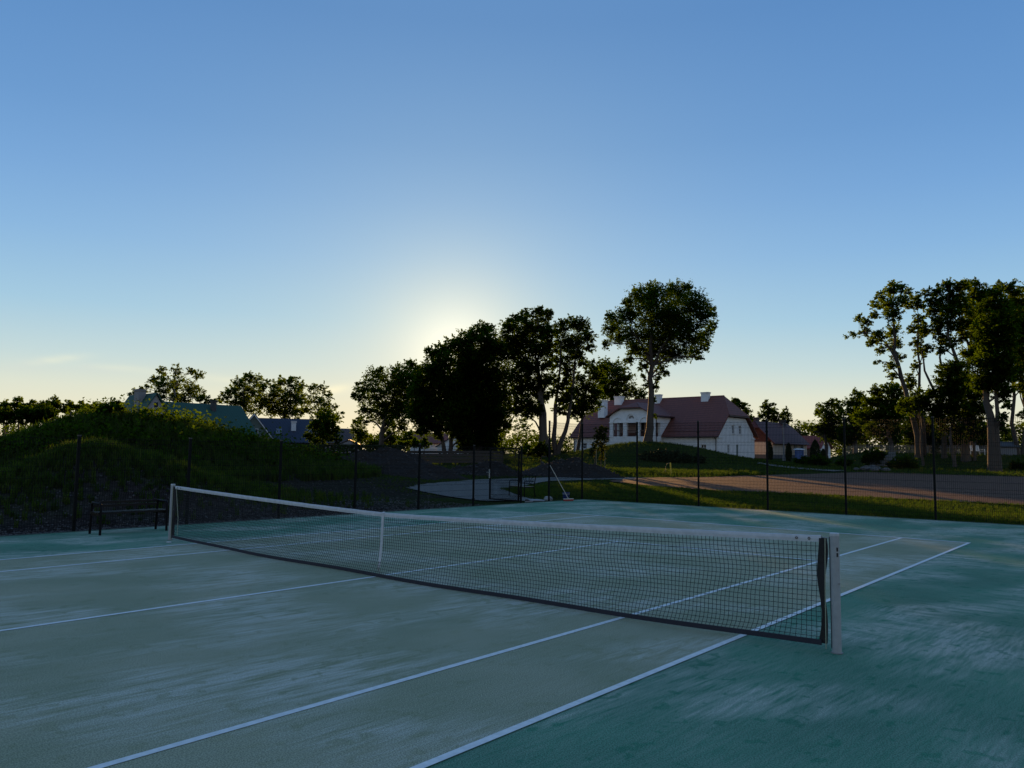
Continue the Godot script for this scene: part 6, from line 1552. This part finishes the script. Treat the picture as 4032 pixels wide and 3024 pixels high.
	leaf_cloud(mb, [0.0, 1.3, 0.0, 0.6, 0.7, 1.2, 0.1, 0.5, -0.7, 1.0, 0.1, 0.55, 0.2, 0.8, 0.2, 0.6, -0.9, 0.6, 0.1, 0.4], 0.17, 0.9, Vector3.ZERO, Color(0.038, 0.055, 0.018), Color(0.066, 0.085, 0.027))
	part("foliage", mb, leaf_mat("leaves_dark", Color.WHITE, Color(1.3, 1.5, 0.6)), t)
	mb = MB.new()
	for a in 5: mb.tube([Vector3(0, -0.1, 0), Vector3(cos(a * 1.3) * 0.4, 0.9, sin(a * 1.3) * 0.4)], [0.03, 0.012], 5)
	part("stems", mb, bark("dark"), t)
	# garden bushes along the bank
	for k in 7:
		var x: float = [-19.0, -17.2, -15.9, -11.2, -9.9, -1.2, 0.8][k]; var z: float = [-71.0, -70.0, -73.5, -74.5, -71.5, -76.0, -78.0][k]
		var s: float = [0.9, 1.1, 0.8, 0.9, 1.2, 1.0, 1.2][k]
		t = thing("garden_shrub", ["round shrub nearest the widest thuja", "bigger shrub between the widest thuja and the leafy bush", "small dark shrub just left of the leafy bush", "shrub standing right of the grey cold frame", "broad shrub on the lawn before the leaning ash", "shrub at the foot of the thickest trunk", "broad dark shrub beyond the thickest trunk"][k], "shrub", on(x, z), 0.0, "garden shrubs before the bank")
		rng.seed = 30 + k
		mb = MB.new()
		leaf_cloud(mb, [0.0, 0.4 * s, 0.0, 0.6 * s, 0.6 * s, 0.3, 0.1, 0.45 * s, -0.6 * s, 0.3, 0.0, 0.45 * s], 0.18, 1.1, Vector3.ZERO, Color(0.038, 0.055, 0.018), Color(0.066, 0.085, 0.027))
		part("foliage", mb, leaf_mat("leaves_dark", Color.WHITE, Color(1.3, 1.5, 0.6)), t)
		mb = MB.new()
		for a in 4: mb.tube([Vector3(0, -0.1, 0), Vector3(cos(a * 1.6) * 0.3, 0.4 * s, sin(a * 1.6) * 0.3)], [0.025, 0.01], 5)
		part("stems", mb, bark("dark"), t)

# ---------------------------------------------------------------- what nobody could count
func tuft_mesh(sd: int, n: int, wide: float) -> ArrayMesh:
	rng.seed = sd
	var v := PackedVector3Array()
	for k in n:
		var a := rng.randf() * TAU
		var o := Vector3(rng.randfn() * 0.10, 0, rng.randfn() * 0.10)
		var d := Vector3(cos(a), 0, sin(a))
		var s := Vector3(-d.z, 0, d.x) * wide
		var h := rng.randf_range(0.5, 1.0)
		var b := o + d * 0.10 * h + Vector3(0, h * 0.6, 0)
		var c := o + d * rng.randf_range(0.2, 0.45) * h + Vector3(0, h, 0)
		v.append_array([o - s, b - s * 0.8, o + s, o + s, b - s * 0.8, b + s * 0.8, b - s * 0.8, c, b + s * 0.8])
	var arr := []
	arr.resize(Mesh.ARRAY_MAX)
	arr[Mesh.ARRAY_VERTEX] = v
	var m := ArrayMesh.new()
	m.add_surface_from_arrays(Mesh.PRIMITIVE_TRIANGLES, arr)
	return m

func scatter(called: String, label: String, cat: String, mesh: Mesh, m: Material, count: int, sd: int, place: Callable, hmin: float, hmax: float, lo: Color, hi: Color, solid := false) -> void:
	var mm := MultiMesh.new()
	mm.transform_format = MultiMesh.TRANSFORM_3D
	mm.use_colors = true
	mm.mesh = mesh
	rng.seed = sd
	var tr := []
	var tries := 0
	while tr.size() < count and tries < count * 6:
		tries += 1
		var q: Vector2 = place.call()
		if q.x > 900.0: continue
		var s := rng.randf_range(hmin, hmax)
		var b := Basis.from_euler(Vector3(rng.randf() * TAU, rng.randf() * TAU, rng.randf() * TAU)) if solid else Basis(Vector3.UP, rng.randf() * TAU)
		b = b.scaled(Vector3(s * rng.randf_range(0.7, 1.4), s * rng.randf_range(0.5, 1.0), s * rng.randf_range(0.7, 1.3)) if solid else Vector3(s * 0.9 + 0.06, s, s * 0.9 + 0.06))
		tr.append(Transform3D(b, on(q.x, q.y, -0.035)))
	mm.instance_count = tr.size()
	for i in tr.size():
		mm.set_instance_transform(i, tr[i])
		mm.set_instance_color(i, lo.lerp(hi, rng.randf()))
	var o := MultiMeshInstance3D.new()
	o.name = numbered(called)
	o.multimesh = mm
	o.material_override = m
	add_child(o)
	tag(o, label, cat, "", "stuff")

func build_cover() -> void:
	var asph := outline(ASPHALT_NEAR, ASPHALT_FAR); var grav := outline(GRAVEL_NEAR, GRAVEL_FAR)
	var free := func(p: Vector2) -> Vector2:
		if Geometry2D.is_point_in_polygon(p, asph) or Geometry2D.is_point_in_polygon(p, grav): return Vector2(999, 0)
		if p.x > -9.4 and p.x < 9.4 and p.y > -18.4: return Vector2(999, 0)
		return p
	var gm := leaf_mat("grass_blades", Color.WHITE, Color(1.0, 1.15, 0.45))
	var fine := tuft_mesh(2, 9, 0.022); var tall := tuft_mesh(3, 9, 0.035)
	var lo := Color(0.034, 0.060, 0.016); var hi := Color(0.085, 0.098, 0.030)
	scatter("grass", "rough grass strip between the tall fence and the asphalt", "grass", fine, gm, 13000, 40, func() -> Vector2: return free.call(Vector2(rng.randf_range(-16, 10), rng.randf_range(-18.45, -29.0))), 0.07, 0.20, lo, hi)
	scatter("grass", "grass round the scrollwork bench and the gravel path", "grass", fine, gm, 9000, 41, func() -> Vector2: return free.call(Vector2(rng.randf_range(-32, -9.5), rng.randf_range(-15, -40))), 0.05, 0.14, lo, hi)
	scatter("grass", "lawn grass on the mound below the manor", "grass", fine, gm, 16000, 42, func() -> Vector2: return free.call(Vector2(rng.randf_range(-48, -14), rng.randf_range(-38, -84))), 0.08, 0.22, lo, hi)
	scatter("grass", "taller sunlit grass along the foot of the mound", "grass", tall, gm, 3500, 43, func() -> Vector2:
		var f := rng.randf()
		return free.call(Vector2(lerpf(-26.0, -14.5, f) + rng.randfn() * 1.0, lerpf(-41.0, -47.0, f) + rng.randfn() * 2.0)), 0.2, 0.45, lo, hi)
	scatter("weeds", "tall dark weeds covering the overgrown mound", "weeds", tall, gm, 13000, 44, func() -> Vector2:
		
		var q: Vector2 = free.call(Vector2(rng.randf_range(-36, -16.5), rng.randf_range(8, -24)))
		return q if q.x > 900.0 or hill(q.x, q.y) > 0.55 else Vector2(999, 0), 0.2, 0.7, lo, hi)
	scatter("weeds", "weeds on the low bump just behind the side fence", "weeds", tall, gm, 4500, 45, func() -> Vector2:
		return Vector2(minf(-14.6 + rng.randfn() * 1.5, -10.2 - rng.randf()), -2.0 + rng.randfn() * 3.4), 0.12, 0.42, lo, hi)
	scatter("grass", "shaded grass between the asphalt and the right bank", "grass", tall, gm, 7000, 46, func() -> Vector2: return free.call(Vector2(rng.randf_range(-24, 14), rng.randf_range(-60, -92))), 0.10, 0.28, lo, hi)
	# far belts of trees that close the view to the horizon
	for b in [[-75.0, -34.0, 205.0, 3.2, 6.4, 90], [-22.0, 4.0, 175.0, 4.5, 9.0, 91]]:
		var fw := MB.new()
		rng.seed = b[5]
		var ns := FastNoiseLite.new(); ns.seed = b[5]; ns.frequency = 0.35
		for k in 3200:
			var az := deg_to_rad(lerpf(b[0], b[1], rng.randf()))
			var d: float = b[2] + rng.randf_range(-6.0, 6.0)
			var top: float = lerpf(b[3], b[4], 0.5 + 0.5 * ns.get_noise_1d(rad_to_deg(az)))
			var c := Vector3(EYE.x + sin(az) * d, 1.7 + top * pow(rng.randf(), 0.8), EYE.z - cos(az) * d)
			for q in 7: leaf(fw.v, fw.col, c + Vector3(rng.randfn(), rng.randfn() * 0.6, rng.randfn()) * 0.6, rng.randf_range(0.4, 0.8), Color(0.038, 0.055, 0.018).lerp(Color(0.066, 0.085, 0.027), rng.randf()))
		tag(part("far_wood", fw, leaf_mat("leaves_dark", Color.WHITE, Color(1.3, 1.5, 0.6))), "far belt of low trees behind the village houses" if b[5] == 90 else "far belt of trees behind the right bank", "wood", "", "stuff")
	# broad leaved growth on the mound
	var mb := MB.new()
	rng.seed = 71
	var lump := FastNoiseLite.new(); lump.seed = 6; lump.frequency = 0.28
	for k in 2600:
		var x := rng.randf_range(-34.0, -19.0); var z := rng.randf_range(6.0, -23.0)
		if hill(x, z) < 0.9: continue
		var lift := lump.get_noise_2d(x, z)
		if lift < -0.15: continue
		var c := on(x, z, rng.randf_range(0.1, 0.45) + maxf(lift, 0.0) * rng.randf_range(0.2, 0.9))
		for q in 14: leaf(mb.v, mb.col, c + Vector3(rng.randfn(), rng.randfn() * 0.6, rng.randfn()) * 0.28, rng.randf_range(0.09, 0.2), Color(0.038, 0.055, 0.018).lerp(Color(0.066, 0.085, 0.027), rng.randf()))
	tag(part("undergrowth", mb, leaf_mat("leaves_dark", Color.WHITE, Color(1.3, 1.5, 0.6))), "broad leaved undergrowth on the crest of the overgrown mound", "undergrowth", "", "stuff")
	# rubble behind the side fence
	var stone := MB.new()
	rng.seed = 5
	var ico := []
	for k in 8: ico.append(Vector3(rng.randfn(), rng.randfn(), rng.randfn()).normalized() * rng.randf_range(0.4, 0.6))
	stone.hexa([Vector3(-0.45, -0.4, -0.5), Vector3(0.5, -0.45, -0.35), Vector3(0.4, 0.35, -0.45), Vector3(-0.35, 0.5, -0.4), Vector3(-0.5, -0.35, 0.4), Vector3(0.42, -0.5, 0.5), Vector3(0.5, 0.42, 0.35), Vector3(-0.42, 0.38, 0.5)])
	var sm := mat("rubble_stone", Color.WHITE, 0.9)
	sm.vertex_color_use_as_albedo = true
	scatter("rubble", "stony rubble and broken bits behind the side fence", "rubble", stone.mesh(), sm, 7500, 48, func() -> Vector2:
		return Vector2(-9.5 - pow(rng.randf(), 1.4) * 5.0, rng.randf_range(6.0, -13.0)), 0.012, 0.06, Color(0.025, 0.022, 0.020), Color(0.085, 0.078, 0.072), true)
	scatter("rubble", "scattered stones on the bare ground before the earth heap", "rubble", stone.mesh(), sm, 900, 49, func() -> Vector2:
		return free.call(Vector2(-19.0 + rng.randfn() * 3.5, -12.5 + rng.randfn() * 3.0)), 0.015, 0.06, Color(0.022, 0.020, 0.018), Color(0.07, 0.064, 0.058), true)

func _ready() -> void:
	set_up()
	build_ground()
	build_court()
	var gravel := grain("gravel", lin(0.125, 0.12, 0.108), lin(0.195, 0.185, 0.165), 111, 0.2, 3, 0.7, 0.95, 1.0)
	var asphalt := grain("asphalt", lin(0.085, 0.052, 0.038), lin(0.155, 0.098, 0.070), 113, 0.05, 5, 0.18, 0.9, 0.6)
	gravel.metallic_specular = 0.05
	asphalt.metallic_specular = 0.08
	drape("gravel_path", GRAVEL_NEAR, GRAVEL_FAR, gravel, 0.012, 3, 0.5)
	drape("asphalt_yard", ASPHALT_NEAR, ASPHALT_FAR, asphalt, 0.02, 4, 0.5)
	drape("lawn_path", [[-20.6, -63.2], [-17.6, -61.6], [-14.9, -60.3], [-12.2, -58.9]], [[-20.9, -64.6], [-18.0, -63.6], [-15.0, -62.6], [-12.0, -61.2]], gravel, 0.03, 5, 0.3)
	build_manor()
	build_houses()
	build_fence()
	build_net()
	build_post(6.4, "net post near the open end of the net, with two dark stickers")
	build_post(-6.4, "net post beside the dark court bench")
	build_bench()
	build_garden_bench()
	build_small_things()
	heap("wide low heap of dark earth before the trimmed hedge", -28.2, -24.2, 6.2, 3.6, 1.25, 3)
	heap("dark earth heap behind the scrollwork bench", -22.0, -35.0, 4.0, 3.2, 1.0, 4)
	heap("grassy edged lower heap beside the path, left of the dark one", -26.4, -31.5, 3.4, 2.6, 0.75, 6)
	build_yard()
	build_plants()
	build_cover()
